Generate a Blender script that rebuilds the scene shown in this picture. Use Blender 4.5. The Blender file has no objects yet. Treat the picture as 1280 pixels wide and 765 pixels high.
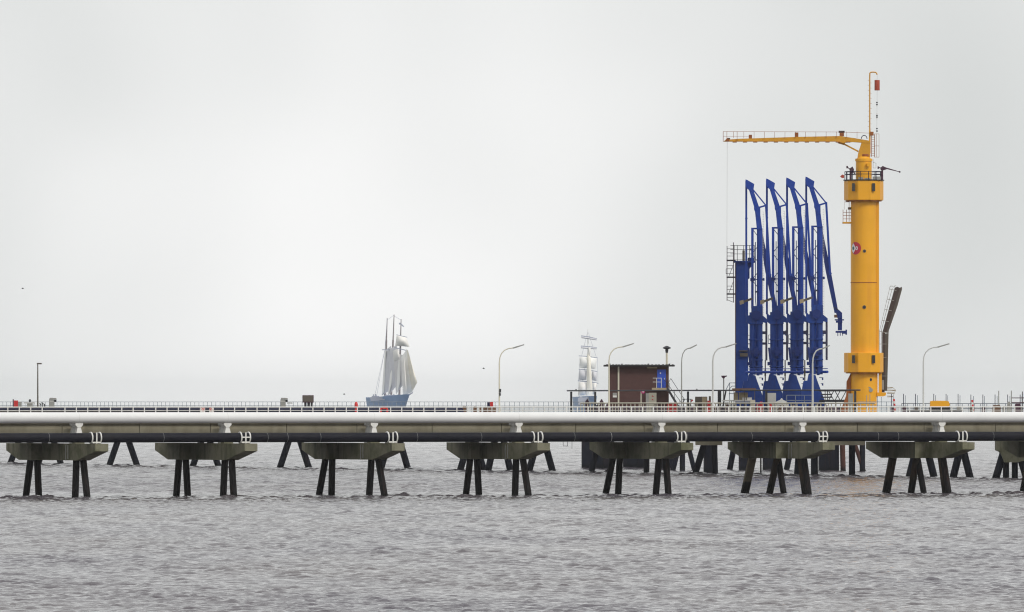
import bpy, math, random
import numpy as np
from mathutils import Vector, Matrix

random.seed(7)
rng = np.random.default_rng(11)
SC = bpy.context.scene
C = SC.collection

# ------------------------------------------------------------------ camera
F = 12400.0            # focal length in photo pixels (very long lens)
H = 9.7                # eye height above the water
HOR = 502.0            # horizon row in the photograph
cam_d = bpy.data.cameras.new('camera')
cam_d.sensor_width = 36.0
cam_d.lens = 36.0 * F / 1280.0
cam_d.shift_y = (HOR - 382.5) / 1280.0
cam_d.clip_start = 5.0
cam_d.clip_end = 90000.0
cam = bpy.data.objects.new('camera', cam_d)
C.objects.link(cam)
cam.location = (0, 0, H)
cam.rotation_euler = (math.radians(90), 0, 0)
SC.camera = cam

# ------------------------------------------------------------------ sky, sun, exposure
SUN_EL, SUN_AZ = 40.0, 44.0        # azimuth: degrees to the right of straight behind the camera
W = bpy.data.worlds.new('World')
SC.world = W
W.use_nodes = True
nt = W.node_tree
for n in list(nt.nodes):
    nt.nodes.remove(n)
out = nt.nodes.new('ShaderNodeOutputWorld')
bg = nt.nodes.new('ShaderNodeBackground')
sky = nt.nodes.new('ShaderNodeTexSky')
sky.sky_type = 'NISHITA'
sky.sun_disc = False
sky.sun_elevation = math.radians(SUN_EL)
sky.sun_rotation = math.radians(180 - SUN_AZ)
sky.air_density = 1.0
sky.dust_density = 6.0
hsv = nt.nodes.new('ShaderNodeHueSaturation')
hsv.inputs['Saturation'].default_value = 0.12
# overcast: an even layer of cloud over the clear sky, a little uneven everywhere
tc = nt.nodes.new('ShaderNodeTexCoord')
mp = nt.nodes.new('ShaderNodeMapping')
mp.inputs['Location'].default_value = (3.286, -16.235, -2.675)
nz = nt.nodes.new('ShaderNodeTexNoise')
nz.inputs['Scale'].default_value = 16.0
nz.inputs['Detail'].default_value = 2.0
nz.inputs['Roughness'].default_value = 0.45
ramp = nt.nodes.new('ShaderNodeValToRGB')
ramp.color_ramp.elements[0].position = 0.3
ramp.color_ramp.elements[0].color = (6.7, 6.95, 6.88, 1)
ramp.color_ramp.elements[1].position = 0.7
ramp.color_ramp.elements[1].color = (10.7, 10.7, 10.65, 1)
mix = nt.nodes.new('ShaderNodeMix')
mix.data_type = 'RGBA'
mix.inputs['Factor'].default_value = 0.93
nt.links.new(tc.outputs['Generated'], mp.inputs['Vector'])
nt.links.new(mp.outputs['Vector'], nz.inputs['Vector'])
nt.links.new(nz.outputs['Fac'], ramp.inputs['Fac'])
nt.links.new(sky.outputs['Color'], hsv.inputs['Color'])
nt.links.new(hsv.outputs['Color'], mix.inputs['A'])
nt.links.new(ramp.outputs['Color'], mix.inputs['B'])
nt.links.new(mix.outputs['Result'], bg.inputs['Color'])
bg.inputs['Strength'].default_value = 0.1
nt.links.new(bg.outputs['Background'], out.inputs['Surface'])

sd = bpy.data.lights.new('sun', 'SUN')
sd.energy = 1.5
sd.angle = math.radians(14)
sd.color = (1.0, 0.96, 0.9)
so = bpy.data.objects.new('sun', sd)
C.objects.link(so)
el, az = math.radians(SUN_EL), math.radians(SUN_AZ)
to_sun = Vector((math.sin(az) * math.cos(el), -math.cos(az) * math.cos(el), math.sin(el)))
so.rotation_euler = to_sun.to_track_quat('Z', 'Y').to_euler()
so.location = (100, 900, 400)

vs = SC.view_settings
vs.view_transform = 'Standard'
vs.look = 'None'
vs.exposure = 0.0
vs.gamma = 1.0
vs.use_curve_mapping = False
SC.cycles.max_bounces = 6
SC.cycles.volume_bounces = 1
SC.cycles.use_denoising = True
SC.cycles.denoiser = 'OPENIMAGEDENOISE'
SC.cycles.denoising_input_passes = 'RGB_ALBEDO_NORMAL'
SC.cycles.denoising_prefilter = 'ACCURATE'
SC.cycles.filter_width = 1.15

# ------------------------------------------------------------------ helpers
def P(x, y, Y):
    """photo pixel at the distance Y of what it belongs to -> point"""
    return Vector(((x - 640.0) / F * Y, Y, H - (y - HOR) / F * Y))

def yfoot(y):
    return H * F / (y - HOR)

class MB:
    def __init__(s):
        s.v = []; s.f = []
    def add(s, vs_, fs):
        o = len(s.v)
        s.v += [Vector(p) for p in vs_]
        s.f += [tuple(i + o for i in f) for f in fs]
        return s
    def box(s, c, size, rz=0.0, taper=1.0):
        x, y, z = (d * 0.5 for d in size)
        cr, sr = math.cos(rz), math.sin(rz)
        pts = []
        for k in (-1, 1):
            t = taper if k > 0 else 1.0
            for a, b in ((-1, -1), (1, -1), (1, 1), (-1, 1)):
                px, py = a * x * t, b * y * t
                pts.append((c[0] + px * cr - py * sr, c[1] + px * sr + py * cr, c[2] + k * z))
        return s.add(pts, [(3, 2, 1, 0), (4, 5, 6, 7), (0, 1, 5, 4), (1, 2, 6, 5), (2, 3, 7, 6), (3, 0, 4, 7)])
    def beam(s, p, q, w, h=None, w2=None, h2=None):
        """rectangular bar; w across (in the picture's plane or horizontally), h in depth"""
        h = w if h is None else h
        w2 = w if w2 is None else w2
        h2 = h if h2 is None else h2
        p, q = Vector(p), Vector(q)
        d = (q - p).normalized()
        dep = Vector((0, 1, 0))
        if abs(d.dot(dep)) > 0.9:
            dep = Vector((0, 0, 1))
        a = d.cross(dep).normalized()
        b = a.cross(d).normalized()
        pts = []
        for o, ww, hh in ((p, w, h), (q, w2, h2)):
            for i, j in ((-1, -1), (1, -1), (1, 1), (-1, 1)):
                pts.append(o + a * (i * ww / 2) + b * (j * hh / 2))
        return s.add(pts, [(3, 2, 1, 0), (4, 5, 6, 7), (0, 1, 5, 4), (1, 2, 6, 5), (2, 3, 7, 6), (3, 0, 4, 7)])
    def tube(s, p, q, r, r2=None, n=10, caps=True):
        r2 = r if r2 is None else r2
        p, q = Vector(p), Vector(q)
        d = (q - p).normalized()
        a = d.orthogonal().normalized(); b = d.cross(a)
        pts = []
        for o, rr in ((p, r), (q, r2)):
            for i in range(n):
                t = 2 * math.pi * i / n
                pts.append(o + (a * math.cos(t) + b * math.sin(t)) * rr)
        fs = [(i, (i + 1) % n, n + (i + 1) % n, n + i) for i in range(n)]
        if caps:
            fs += [tuple(range(n - 1, -1, -1)), tuple(range(n, 2 * n))]
        return s.add(pts, fs)
    def path(s, pts, r, n=8):
        pts = [Vector(p) for p in pts]
        ring = []
        ref = None
        for k, p in enumerate(pts):
            d = (pts[min(k + 1, len(pts) - 1)] - pts[max(k - 1, 0)]).normalized()
            if ref is None:
                ref = d.orthogonal().normalized()
            ref = (ref - d * ref.dot(d)).normalized()
            b = d.cross(ref)
            ring.append([p + (ref * math.cos(2 * math.pi * i / n) + b * math.sin(2 * math.pi * i / n)) * r for i in range(n)])
        vs_ = [p for r_ in ring for p in r_]
        fs = []
        for k in range(len(pts) - 1):
            for i in range(n):
                j = (i + 1) % n
                fs.append((k * n + i, k * n + j, (k + 1) * n + j, (k + 1) * n + i))
        fs += [tuple(range(n - 1, -1, -1)), tuple(range((len(pts) - 1) * n, len(pts) * n))]
        return s.add(vs_, fs)
    def lathe(s, c, prof, n=32, rot=0.0):
        """prof: list of (radius, z) from the bottom up about the vertical axis through c"""
        c = Vector(c); vs_ = []; fs = []
        for r, z in prof:
            for i in range(n):
                t = rot + 2 * math.pi * i / n
                vs_.append(c + Vector((math.cos(t) * r, math.sin(t) * r, z)))
        for k in range(len(prof) - 1):
            for i in range(n):
                j = (i + 1) % n
                fs.append((k * n + i, k * n + j, (k + 1) * n + j, (k + 1) * n + i))
        fs += [tuple(range(n - 1, -1, -1)), tuple(range((len(prof) - 1) * n, len(prof) * n))]
        return s.add(vs_, fs)
    def poly(s, pts, Y, thick):
        """an outline given in photo pixels at its own distance Y, with real thickness away from the viewer"""
        q = [P(x, y, Y) for x, y in pts]
        area = sum(q[i].x * q[(i + 1) % len(q)].z - q[(i + 1) % len(q)].x * q[i].z for i in range(len(q)))
        if area < 0:
            q.reverse()
        n = len(q)
        back = [p + Vector((0, thick, 0)) for p in q]
        return s.add(q + back, [tuple(range(n)), tuple(range(2 * n - 1, n - 1, -1))] +
                     [(i, n + i, n + (i + 1) % n, (i + 1) % n) for i in range(n)])
    def rect(s, x1, y1, x2, y2, Y, thick):
        return s.poly([(x1, y1), (x2, y1), (x2, y2), (x1, y2)], Y, thick)
    def bar(s, x1, y1, x2, y2, Y, w, d=None, w2=None):
        return s.beam(P(x1, y1, Y), P(x2, y2, Y), w, d, w2)
    def ptube(s, x1, y1, x2, y2, Y, r, n=8, r2=None):
        return s.tube(P(x1, y1, Y), P(x2, y2, Y), r, r2, n)

def mesh_of(name, mb, m, origin=Vector((0, 0, 0)), smooth=None):
    me = bpy.data.meshes.new(name)
    me.from_pydata([tuple(p - origin) for p in mb.v], [], mb.f)
    me.materials.append(m)
    if smooth:
        me.polygons.foreach_set('use_smooth', [True] * len(me.polygons))
        try:
            me.set_sharp_from_angle(angle=math.radians(smooth))
        except Exception:
            pass
    me.update()
    return me

ROOTLOC = {}
def thing(name, label, cat, loc, group=None):
    o = bpy.data.objects.new(name, None)
    C.objects.link(o)
    o.empty_display_size = 0.5
    o.location = loc
    ROOTLOC[o.name] = Vector(loc)
    o['label'] = label; o['category'] = cat
    if group: o['group'] = group
    return o
def org(o):
    while o.parent is not None:
        o = o.parent
    return ROOTLOC.get(o.name, Vector((0, 0, 0)))
def obj(name, mb, m, parent=None, smooth=None, label=None):
    base = org(parent) if parent else Vector((0, 0, 0))
    o = bpy.data.objects.new(name, mesh_of(name, mb, m, base, smooth))
    C.objects.link(o)
    if parent: o.parent = parent
    if label: o['label'] = label
    return o
def inst(name, me, loc, parent=None, rz=0.0):
    """one more piece that shares its mesh with its alike"""
    o = bpy.data.objects.new(name, me)
    C.objects.link(o)
    base = org(parent) if parent else Vector((0, 0, 0))
    o.location = Vector(loc) - base
    if parent is not None and parent.parent is not None:
        o.location -= parent.location
    o.rotation_euler = (0, 0, rz)
    if parent: o.parent = parent
    return o
def single(name, mb, m, label, cat, group=None, smooth=None):
    """a thing that is one mesh, its origin at its base"""
    lo = Vector((sum(p.x for p in mb.v) / len(mb.v), sum(p.y for p in mb.v) / len(mb.v), min(p.z for p in mb.v)))
    o = bpy.data.objects.new(name, mesh_of(name, mb, m, lo, smooth))
    C.objects.link(o)
    o.location = lo
    o['label'] = label; o['category'] = cat
    if group: o['group'] = group
    return o
def struct(o, kind='structure'):
    o['kind'] = kind
    return o

# ------------------------------------------------------------------ materials
def srgb(r, g, b):
    f = lambda c: ((c / 255 + 0.055) / 1.055) ** 2.4 if c > 10 else c / 255 / 12.92
    return (f(r), f(g), f(b), 1)
def mat(name, col, rough=0.6, metal=0.0, vary=0.12, scale=0.8, streak=0.0, streak_col=(0.05, 0.035, 0.02, 1), bump=0.0, spec=0.5, stretch=(6, 6, 0.5), blotch=0.0):
    m = bpy.data.materials.new(name)
    m.use_nodes = True
    t = m.node_tree
    b = t.nodes['Principled BSDF']
    b.inputs['Roughness'].default_value = rough
    b.inputs['Metallic'].default_value = metal
    b.inputs['Specular IOR Level'].default_value = spec
    if len(col) == 3: col = (*col, 1)
    g = t.nodes.new('ShaderNodeNewGeometry')
    n1 = t.nodes.new('ShaderNodeTexNoise')
    n1.inputs['Scale'].default_value = scale
    n1.inputs['Detail'].default_value = 6
    n1.inputs['Roughness'].default_value = 0.65
    t.links.new(g.outputs['Position'], n1.inputs['Vector'])
    r1 = t.nodes.new('ShaderNodeMapRange')
    r1.inputs['From Min'].default_value = 0.25; r1.inputs['From Max'].default_value = 0.75
    r1.inputs['To Min'].default_value = 1 - vary; r1.inputs['To Max'].default_value = 1 + vary
    t.links.new(n1.outputs['Fac'], r1.inputs['Value'])
    mx = t.nodes.new('ShaderNodeVectorMath'); mx.operation = 'SCALE'
    mx.inputs[0].default_value = col[:3]
    t.links.new(r1.outputs['Result'], mx.inputs['Scale'])
    last = mx.outputs['Vector']
    if streak > 0:
        mpn = t.nodes.new('ShaderNodeMapping')
        mpn.inputs['Scale'].default_value = stretch
        t.links.new(g.outputs['Position'], mpn.inputs['Vector'])
        n2 = t.nodes.new('ShaderNodeTexNoise')
        n2.inputs['Scale'].default_value = 0.5
        n2.inputs['Detail'].default_value = 5
        t.links.new(mpn.outputs['Vector'], n2.inputs['Vector'])
        r2 = t.nodes.new('ShaderNodeMapRange')
        r2.inputs['From Min'].default_value = 0.5; r2.inputs['From Max'].default_value = 0.72
        r2.inputs['To Max'].default_value = streak
        t.links.new(n2.outputs['Fac'], r2.inputs['Value'])
        mm = t.nodes.new('ShaderNodeMix'); mm.data_type = 'RGBA'
        t.links.new(r2.outputs['Result'], mm.inputs['Factor'])
        t.links.new(last, mm.inputs['A'])
        mm.inputs['B'].default_value = streak_col
        last = mm.outputs['Result']
    if blotch > 0:
        n4 = t.nodes.new('ShaderNodeTexNoise'); n4.inputs['Scale'].default_value = 0.35; n4.inputs['Detail'].default_value = 5; n4.inputs['Roughness'].default_value = 0.7
        t.links.new(g.outputs['Position'], n4.inputs['Vector'])
        r4 = t.nodes.new('ShaderNodeMapRange'); r4.inputs['From Min'].default_value = 0.45; r4.inputs['From Max'].default_value = 0.62; r4.inputs['To Max'].default_value = blotch
        t.links.new(n4.outputs['Fac'], r4.inputs['Value'])
        m4 = t.nodes.new('ShaderNodeMix'); m4.data_type = 'RGBA'; m4.inputs['B'].default_value = (0.062, 0.068, 0.022, 1)
        t.links.new(r4.outputs['Result'], m4.inputs['Factor']); t.links.new(last, m4.inputs['A'])
        last = m4.outputs['Result']
    t.links.new(last, b.inputs['Base Color'])
    if bump > 0:
        bp = t.nodes.new('ShaderNodeBump')
        bp.inputs['Strength'].default_value = bump
        bp.inputs['Distance'].default_value = 0.05
        n3 = t.nodes.new('ShaderNodeTexNoise')
        n3.inputs['Scale'].default_value = 8; n3.inputs['Detail'].default_value = 4
        t.links.new(g.outputs['Position'], n3.inputs['Vector'])
        t.links.new(n3.outputs['Fac'], bp.inputs['Height'])
        t.links.new(bp.outputs['Normal'], b.inputs['Normal'])
    m['last'] = ''
    return m

def tide_mat(name, col, wet, z0, soft=0.25, vary=0.25, rust=0.0):
    """pile: dry colour above the tide mark, dark weed and wet growth below it"""
    m = mat(name, col, 0.85, spec=0.15, vary=vary, scale=1.2, streak=rust, streak_col=(0.12, 0.04, 0.015, 1), bump=0.3)
    t = m.node_tree; b = t.nodes['Principled BSDF']
    src = b.inputs['Base Color'].links[0].from_socket
    g = t.nodes.new('ShaderNodeNewGeometry')
    sp = t.nodes.new('ShaderNodeSeparateXYZ')
    t.links.new(g.outputs['Position'], sp.inputs['Vector'])
    nn = t.nodes.new('ShaderNodeTexNoise'); nn.inputs['Scale'].default_value = 1.5
    t.links.new(g.outputs['Position'], nn.inputs['Vector'])
    ad = t.nodes.new('ShaderNodeMath'); ad.operation = 'MULTIPLY_ADD'
    ad.inputs[1].default_value = 0.6
    t.links.new(nn.outputs['Fac'], ad.inputs[0]); t.links.new(sp.outputs['Z'], ad.inputs[2])
    mr = t.nodes.new('ShaderNodeMapRange')
    mr.inputs['From Min'].default_value = z0 + 0.3 - soft; mr.inputs['From Max'].default_value = z0 + 0.3 + soft
    t.links.new(ad.outputs['Value'], mr.inputs['Value'])
    mm = t.nodes.new('ShaderNodeMix'); mm.data_type = 'RGBA'
    t.links.new(mr.outputs['Result'], mm.inputs['Factor'])
    mm.inputs['A'].default_value = (*wet, 1)
    t.links.new(src, mm.inputs['B'])
    t.links.new(mm.outputs['Result'], b.inputs['Base Color'])
    return m

M = {}
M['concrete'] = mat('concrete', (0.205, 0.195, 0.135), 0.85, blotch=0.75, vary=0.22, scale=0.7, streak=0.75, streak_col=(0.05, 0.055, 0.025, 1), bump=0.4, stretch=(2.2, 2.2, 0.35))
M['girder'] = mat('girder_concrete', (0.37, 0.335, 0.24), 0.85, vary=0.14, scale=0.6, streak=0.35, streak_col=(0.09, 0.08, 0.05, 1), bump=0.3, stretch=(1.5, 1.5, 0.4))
M['deck'] = mat('deck_concrete', (0.27, 0.26, 0.23), 0.9, vary=0.15)
M['far_concrete'] = mat('pier_concrete', (0.20, 0.18, 0.14), 0.85, vary=0.2, streak=0.5, streak_col=(0.03, 0.03, 0.03, 1))
M['pile_black'] = tide_mat('tarred_pile', (0.012, 0.011, 0.012), (0.007, 0.007, 0.007), 0.5, rust=0.12)
M['pile_tan'] = tide_mat('concrete_pile', (0.15, 0.125, 0.085), (0.013, 0.012, 0.011), 1.25, soft=0.12)
M['pile_brown'] = tide_mat('rusty_pile', (0.045, 0.032, 0.022), (0.012, 0.011, 0.010), 1.4, soft=0.5, rust=0.25)
M['pile_far'] = tide_mat('steel_pile', (0.010, 0.012, 0.020), (0.007, 0.008, 0.011), 0.6, rust=0.1)
M['pile_red'] = tide_mat('red_lead_pile', (0.075, 0.036, 0.030), (0.014, 0.012, 0.012), 0.6, rust=0.3)
M['white_pipe'] = mat('white_pipe', (0.74, 0.74, 0.735), 0.62, spec=0.3, vary=0.04, scale=0.5, streak=0.10, streak_col=(0.35, 0.35, 0.34, 1), stretch=(0.8, 0.8, 1.5))
M['black_pipe'] = mat('black_pipe', (0.006, 0.006, 0.012), 0.6, spec=0.15, vary=0.3, scale=0.9, streak=0.25, streak_col=(0.022, 0.02, 0.02, 1), stretch=(0.7, 0.7, 2.0))
M['white'] = mat('white_paint', (0.72, 0.71, 0.68), 0.5, vary=0.08, streak=0.12, streak_col=(0.3, 0.26, 0.2, 1))
M['cream'] = mat('cream_paint', (0.62, 0.58, 0.46), 0.55, vary=0.07)
M['rail_grey'] = mat('galvanised_rail', (0.24, 0.28, 0.33), 0.5, vary=0.1)
M['grey'] = mat('grey_paint', (0.30, 0.30, 0.28), 0.6, vary=0.12)
M['pale_grey'] = mat('pale_grey_paint', (0.52, 0.52, 0.50), 0.55, vary=0.08)
M['dark'] = mat('dark_steel', (0.022, 0.022, 0.028), 0.55, vary=0.2)
M['navy'] = mat('navy_steel', (0.010, 0.011, 0.045), 0.6, spec=0.15, vary=0.2)
M['maroon'] = mat('maroon_steel', (0.055, 0.016, 0.035), 0.55, vary=0.2)
M['rust'] = mat('rusty_steel', (0.15, 0.075, 0.038), 0.75, vary=0.3, scale=3)
M['red'] = mat('red_paint', (0.55, 0.022, 0.022), 0.45, vary=0.1)
M['magenta'] = mat('magenta_sign', (0.62, 0.03, 0.22), 0.45, vary=0.05)
M['tan'] = mat('tan_paint', (0.36, 0.29, 0.18), 0.6, vary=0.12)
M['brown_box'] = mat('brown_box', (0.10, 0.082, 0.066), 0.65, vary=0.12)
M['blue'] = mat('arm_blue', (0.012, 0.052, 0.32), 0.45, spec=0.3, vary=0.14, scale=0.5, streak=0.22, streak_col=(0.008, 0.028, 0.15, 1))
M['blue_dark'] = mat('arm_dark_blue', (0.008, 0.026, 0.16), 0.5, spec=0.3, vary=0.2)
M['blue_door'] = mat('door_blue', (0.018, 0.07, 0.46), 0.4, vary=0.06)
M['orange'] = mat('crane_yellow', (0.82, 0.38, 0.005), 0.42, vary=0.06, scale=0.35, streak=0.34, streak_col=(0.46, 0.13, 0.006, 1), stretch=(1.6, 1.6, 0.12))
M['orange_dark'] = mat('crane_ochre', (0.62, 0.29, 0.006), 0.5, vary=0.12)
M['orange_rust'] = mat('crane_rust', (0.30, 0.085, 0.012), 0.6, vary=0.2)
M['glass'] = mat('dark_glass', (0.03, 0.027, 0.025), 0.15, vary=0.1)
M['brick'] = mat('brown_cladding', (0.076, 0.031, 0.027), 0.75, vary=0.12, scale=2.0)
M['roof'] = mat('dark_roof', (0.022, 0.02, 0.022), 0.7, vary=0.15)
M['logo_red'] = mat('logo_red', (0.50, 0.02, 0.045), 0.45, vary=0.04)
M['logo_white'] = mat('logo_white', (0.78, 0.78, 0.78), 0.45, vary=0.03)
M['logo_teal'] = mat('logo_teal', (0.055, 0.12, 0.135), 0.45, vary=0.05)
M['signal_red'] = mat('signal_red', (0.40, 0.055, 0.025), 0.6, vary=0.15)
M['hull_blue'] = mat('hull_blue', (0.20, 0.31, 0.52), 0.45, vary=0.1, scale=0.3)  # blue lightened to paint in haze that the thin air volume lacks
M['hull_grey'] = mat('hull_grey', (0.42, 0.44, 0.52), 0.5, vary=0.1, scale=0.3)
M['sail_grey'] = mat('sail_grey', (0.86, 0.835, 0.80), 0.9, vary=0.08, scale=0.25)  # this and the other sail colours are paled to carry part of the haze
M['sail_warm'] = mat('sail_warm', (0.92, 0.87, 0.76), 0.9, vary=0.06, scale=0.25)
M['sail_white'] = mat('sail_white', (0.92, 0.91, 0.88), 0.9, vary=0.06, scale=0.25)
M['sail_shade'] = mat('sail_slate', (0.66, 0.655, 0.69), 0.9, vary=0.08, scale=0.25)
M['sail_slate2'] = mat('sail_pale_slate', (0.72, 0.70, 0.70), 0.9, vary=0.08, scale=0.25)
M['spar'] = mat('spar', (0.24, 0.21, 0.22), 0.6, vary=0.1)
M['spar_blue'] = mat('spar_blue', (0.38, 0.41, 0.50), 0.6, vary=0.1)
M['bird'] = mat('bird_feathers', (0.05, 0.045, 0.045), 0.8, vary=0.2)

# ------------------------------------------------------------------ plan of the place
# near trestle: saddle n stands at O + n*(BX, BY); s runs along it, t across it (away from the viewer)
BX, BY = 183.28 / F * 1000.0, 0.0066 * 1000.0
BAY = math.hypot(BX, BY)
U = Vector((BX / BAY, BY / BAY, 0)); V = Vector((-U.y, U.x, 0))
O = Vector(((98 - 640) / F * 1000.0, 1000.0, 0))
RB = math.atan2(U.y, U.x)
def B(s, t, z):
    p = O + U * s + V * t
    return Vector((p.x, p.y, z))
def pxt(dx, n):
    """how far across the trestle something lies that shows dx photo pixels beside saddle n"""
    p = O + U * (n * BAY)
    return -dx / (-V.x * F / p.y + p.x / p.y * F / p.y * V.y)
def s_at(x, t):
    """how far along the near trestle column x lies, t metres across it"""
    k = (x - 640) / F
    a = O + V * t
    return (k * a.y - a.x) / (U.x - k * U.y)
# far jetty: runs at right angles to it, its piles meet the water along this photo row
def yl(x):
    return H * F / (77.34 + 0.01526 * x)
FA, FB_ = P(0, HOR, yl(0)), P(1280, HOR, yl(1280))
FU = (FB_ - FA).normalized(); FV = Vector((-FU.y, FU.x, 0))     # FV points right / away
RF = math.atan2(FU.y, FU.x)
def fpt(x, t=0.0, z=0.0):
    p = P(x, HOR, yl(x)) + FV * t
    return Vector((p.x, p.y, z))

# ------------------------------------------------------------------ sea
def water_mat(name='sea_water'):
    m = bpy.data.materials.new(name); m.use_nodes = True
    t = m.node_tree; b = t.nodes['Principled BSDF']
    b.inputs['Base Color'].default_value = (0.075, 0.078, 0.074, 1)
    b.inputs['Roughness'].default_value = 0.05
    b.inputs['IOR'].default_value = 1.333
    g = t.nodes.new('ShaderNodeNewGeometry')
    mp_ = t.nodes.new('ShaderNodeMapping'); mp_.inputs['Scale'].default_value = (1.0, 0.55, 1.0)
    t.links.new(g.outputs['Position'], mp_.inputs['Vector'])
    n1 = t.nodes.new('ShaderNodeTexNoise'); n1.inputs['Scale'].default_value = 2.4; n1.inputs['Detail'].default_value = 5; n1.inputs['Roughness'].default_value = 0.6
    t.links.new(mp_.outputs['Vector'], n1.inputs['Vector'])
    bp = t.nodes.new('ShaderNodeBump'); bp.inputs['Strength'].default_value = 0.45; bp.inputs['Distance'].default_value = 0.2
    t.links.new(n1.outputs['Fac'], bp.inputs['Height'])
    t.links.new(bp.outputs['Normal'], b.inputs['Normal'])
    # silt: broad drifting patches in the water
    mp2 = t.nodes.new('ShaderNodeMapping'); mp2.inputs['Scale'].default_value = (0.05, 0.012, 0.05)
    t.links.new(g.outputs['Position'], mp2.inputs['Vector'])
    n2 = t.nodes.new('ShaderNodeTexNoise'); n2.inputs['Scale'].default_value = 1.0; n2.inputs['Detail'].default_value = 3
    t.links.new(mp2.outputs['Vector'], n2.inputs['Vector'])
    cr = t.nodes.new('ShaderNodeValToRGB')
    cr.color_ramp.elements[0].position = 0.35; cr.color_ramp.elements[0].color = (0.084, 0.074, 0.090, 1)
    cr.color_ramp.elements[1].position = 0.70; cr.color_ramp.elements[1].color = (0.112, 0.098, 0.104, 1)
    t.links.new(n2.outputs['Fac'], cr.inputs['Fac'])
    t.links.new(cr.outputs['Color'], b.inputs['Base Color'])
    return m
M['water'] = water_mat()
M['open_sea'] = water_mat('open_sea')      # beyond the built waves: their slopes as surface roughness
_b = M['open_sea'].node_tree.nodes['Principled BSDF']
_b.inputs['Roughness'].default_value = 0.20
for _l in list(_b.inputs['Base Color'].links): M['open_sea'].node_tree.links.remove(_l)
_b.inputs['Base Color'].default_value = (0.10, 0.125, 0.14, 1)
M['mid_sea'] = water_mat('mid_sea')        # behind the trestle: the smallest ripples as roughness
M['mid_sea'].node_tree.nodes['Principled BSDF'].inputs['Roughness'].default_value = 0.10

def build_sea():
    rows = [438.0]
    while rows[-1] < 2460:
        y_ = rows[-1]
        rows.append(y_ + (0.205 * (y_ / 438) ** 0.8 if y_ < 1075 else 0.42 * (y_ / 1075) ** 2))
    rows = np.array(rows)
    cols = np.concatenate([np.linspace(-0.115, -0.0585, 24), np.linspace(-0.058, 0.058, 334), np.linspace(0.0585, 0.115, 24)])
    X = rows[:, None] * cols[None, :]
    Y = np.repeat(rows[:, None], len(cols), 1)
    cell = np.gradient(rows)[:, None]
    Z = np.zeros_like(X)
    n = 84
    lam = np.concatenate([np.exp(rng.uniform(math.log(0.36), math.log(1.5), n)), np.exp(rng.uniform(math.log(1.8), math.log(6.5), 34))])
    for L in lam:
        th = rng.uniform(-1.05, 1.05) - 0.08
        k = 2 * math.pi / L
        a = (0.0063 * L ** 0.85 if L < 1.6 else 0.0030 * L ** 0.8) * rng.uniform(0.6, 1.4)
        fade = np.clip((L / math.cos(th) / cell - 1.6) / 1.6, 0, 1)
        ph = rng.uniform(0, 6.28)
        Z += a * fade * np.sin(k * (math.sin(th) * X + math.cos(th) * Y) + ph)
    # gusts: patches of rougher and smoother water
    gust = np.zeros_like(X)
    for _ in range(9):
        lx, ly = rng.uniform(10, 60), rng.uniform(30, 160)
        gust += np.sin(2 * math.pi * (X / lx + Y / ly) + rng.uniform(0, 6.28)) * rng.choice([-1, 1])
    Z *= 1.0 + 0.05 * gust
    # the tide rips round the pile rows
    tn = (X - O.x) * V.x + (Y - O.y) * V.y
    tf = (X - FA.x) * FV.x + (Y - FA.y) * FV.y
    rip = np.exp(-((tn + 1.5) / 4.0) ** 2)
    rip2 = np.exp(-((tf + 3.0) / 5.0) ** 2)
    Z *= 1.0 + 0.45 * np.clip((Y - 1010) / 120, 0, 1)
    Z *= 1.0 + 0.85 * rip + 0.9 * rip2
    edge = np.clip((0.115 - np.abs(cols)) / 0.012, 0, 1)[None, :] * np.clip((rows - 438) / 6, 0, 1)[:, None] * np.clip((rows[-1] - rows) / 60, 0, 1)[:, None]
    Z = (Z + 0.6 * np.clip(Z, 0, None) ** 2) * edge
    nr, nc = X.shape
    co = np.stack([X, Y, Z], -1).reshape(-1, 3)
    i = np.arange(nr - 1)[:, None] * nc + np.arange(nc - 1)[None, :]
    q = np.stack([i, i + 1, i + nc + 1, i + nc], -1).reshape(-1, 4)
    # the rest of the water: flat to the horizon, joined on round the rippled patch
    S = 24000.0
    x0, x1 = X[0, 0], X[0, -1]; x2, x3 = X[-1, 0], X[-1, -1]
    y0, y1 = rows[0], rows[-1]
    o = len(co)
    ext = np.array([[-S, -300, 0], [S, -300, 0], [S, S, 0], [-S, S, 0]], float)
    co = np.concatenate([co, ext])
    a, b_, c_, d_ = 0, nc - 1, nr * nc - 1, (nr - 1) * nc
    quads = np.concatenate([q, np.array([[o, o + 1, b_, a], [o + 1, o + 2, c_, b_], [o + 2, o + 3, d_, c_], [o + 3, o, a, d_]])])
    me = bpy.data.meshes.new('sea')
    me.vertices.add(len(co)); me.vertices.foreach_set('co', co.ravel())
    me.loops.add(len(quads) * 4); me.loops.foreach_set('vertex_index', quads.ravel().astype(np.int32))
    me.polygons.add(len(quads)); me.polygons.foreach_set('loop_start', np.arange(0, len(quads) * 4, 4, dtype=np.int32))
    me.polygons.foreach_set('loop_total', np.full(len(quads), 4, dtype=np.int32))
    me.polygons.foreach_set('use_smooth', np.ones(len(quads), dtype=bool))
    me.update(calc_edges=True); me.validate()
    me.materials.append(M['water']); me.materials.append(M['open_sea']); me.materials.append(M['mid_sea'])
    mi = np.zeros(len(quads), dtype=np.int32); mi[:(nr - 1) * (nc - 1)][np.repeat(rows[:-1] > 1060, nc - 1)] = 2
    me.polygons.foreach_set('material_index', mi)
    for k_ in range(len(quads) - 4, len(quads)): me.polygons[k_].material_index = 1
    ob = bpy.data.objects.new('sea', me); C.objects.link(ob)
    struct(ob)
build_sea()

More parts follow.
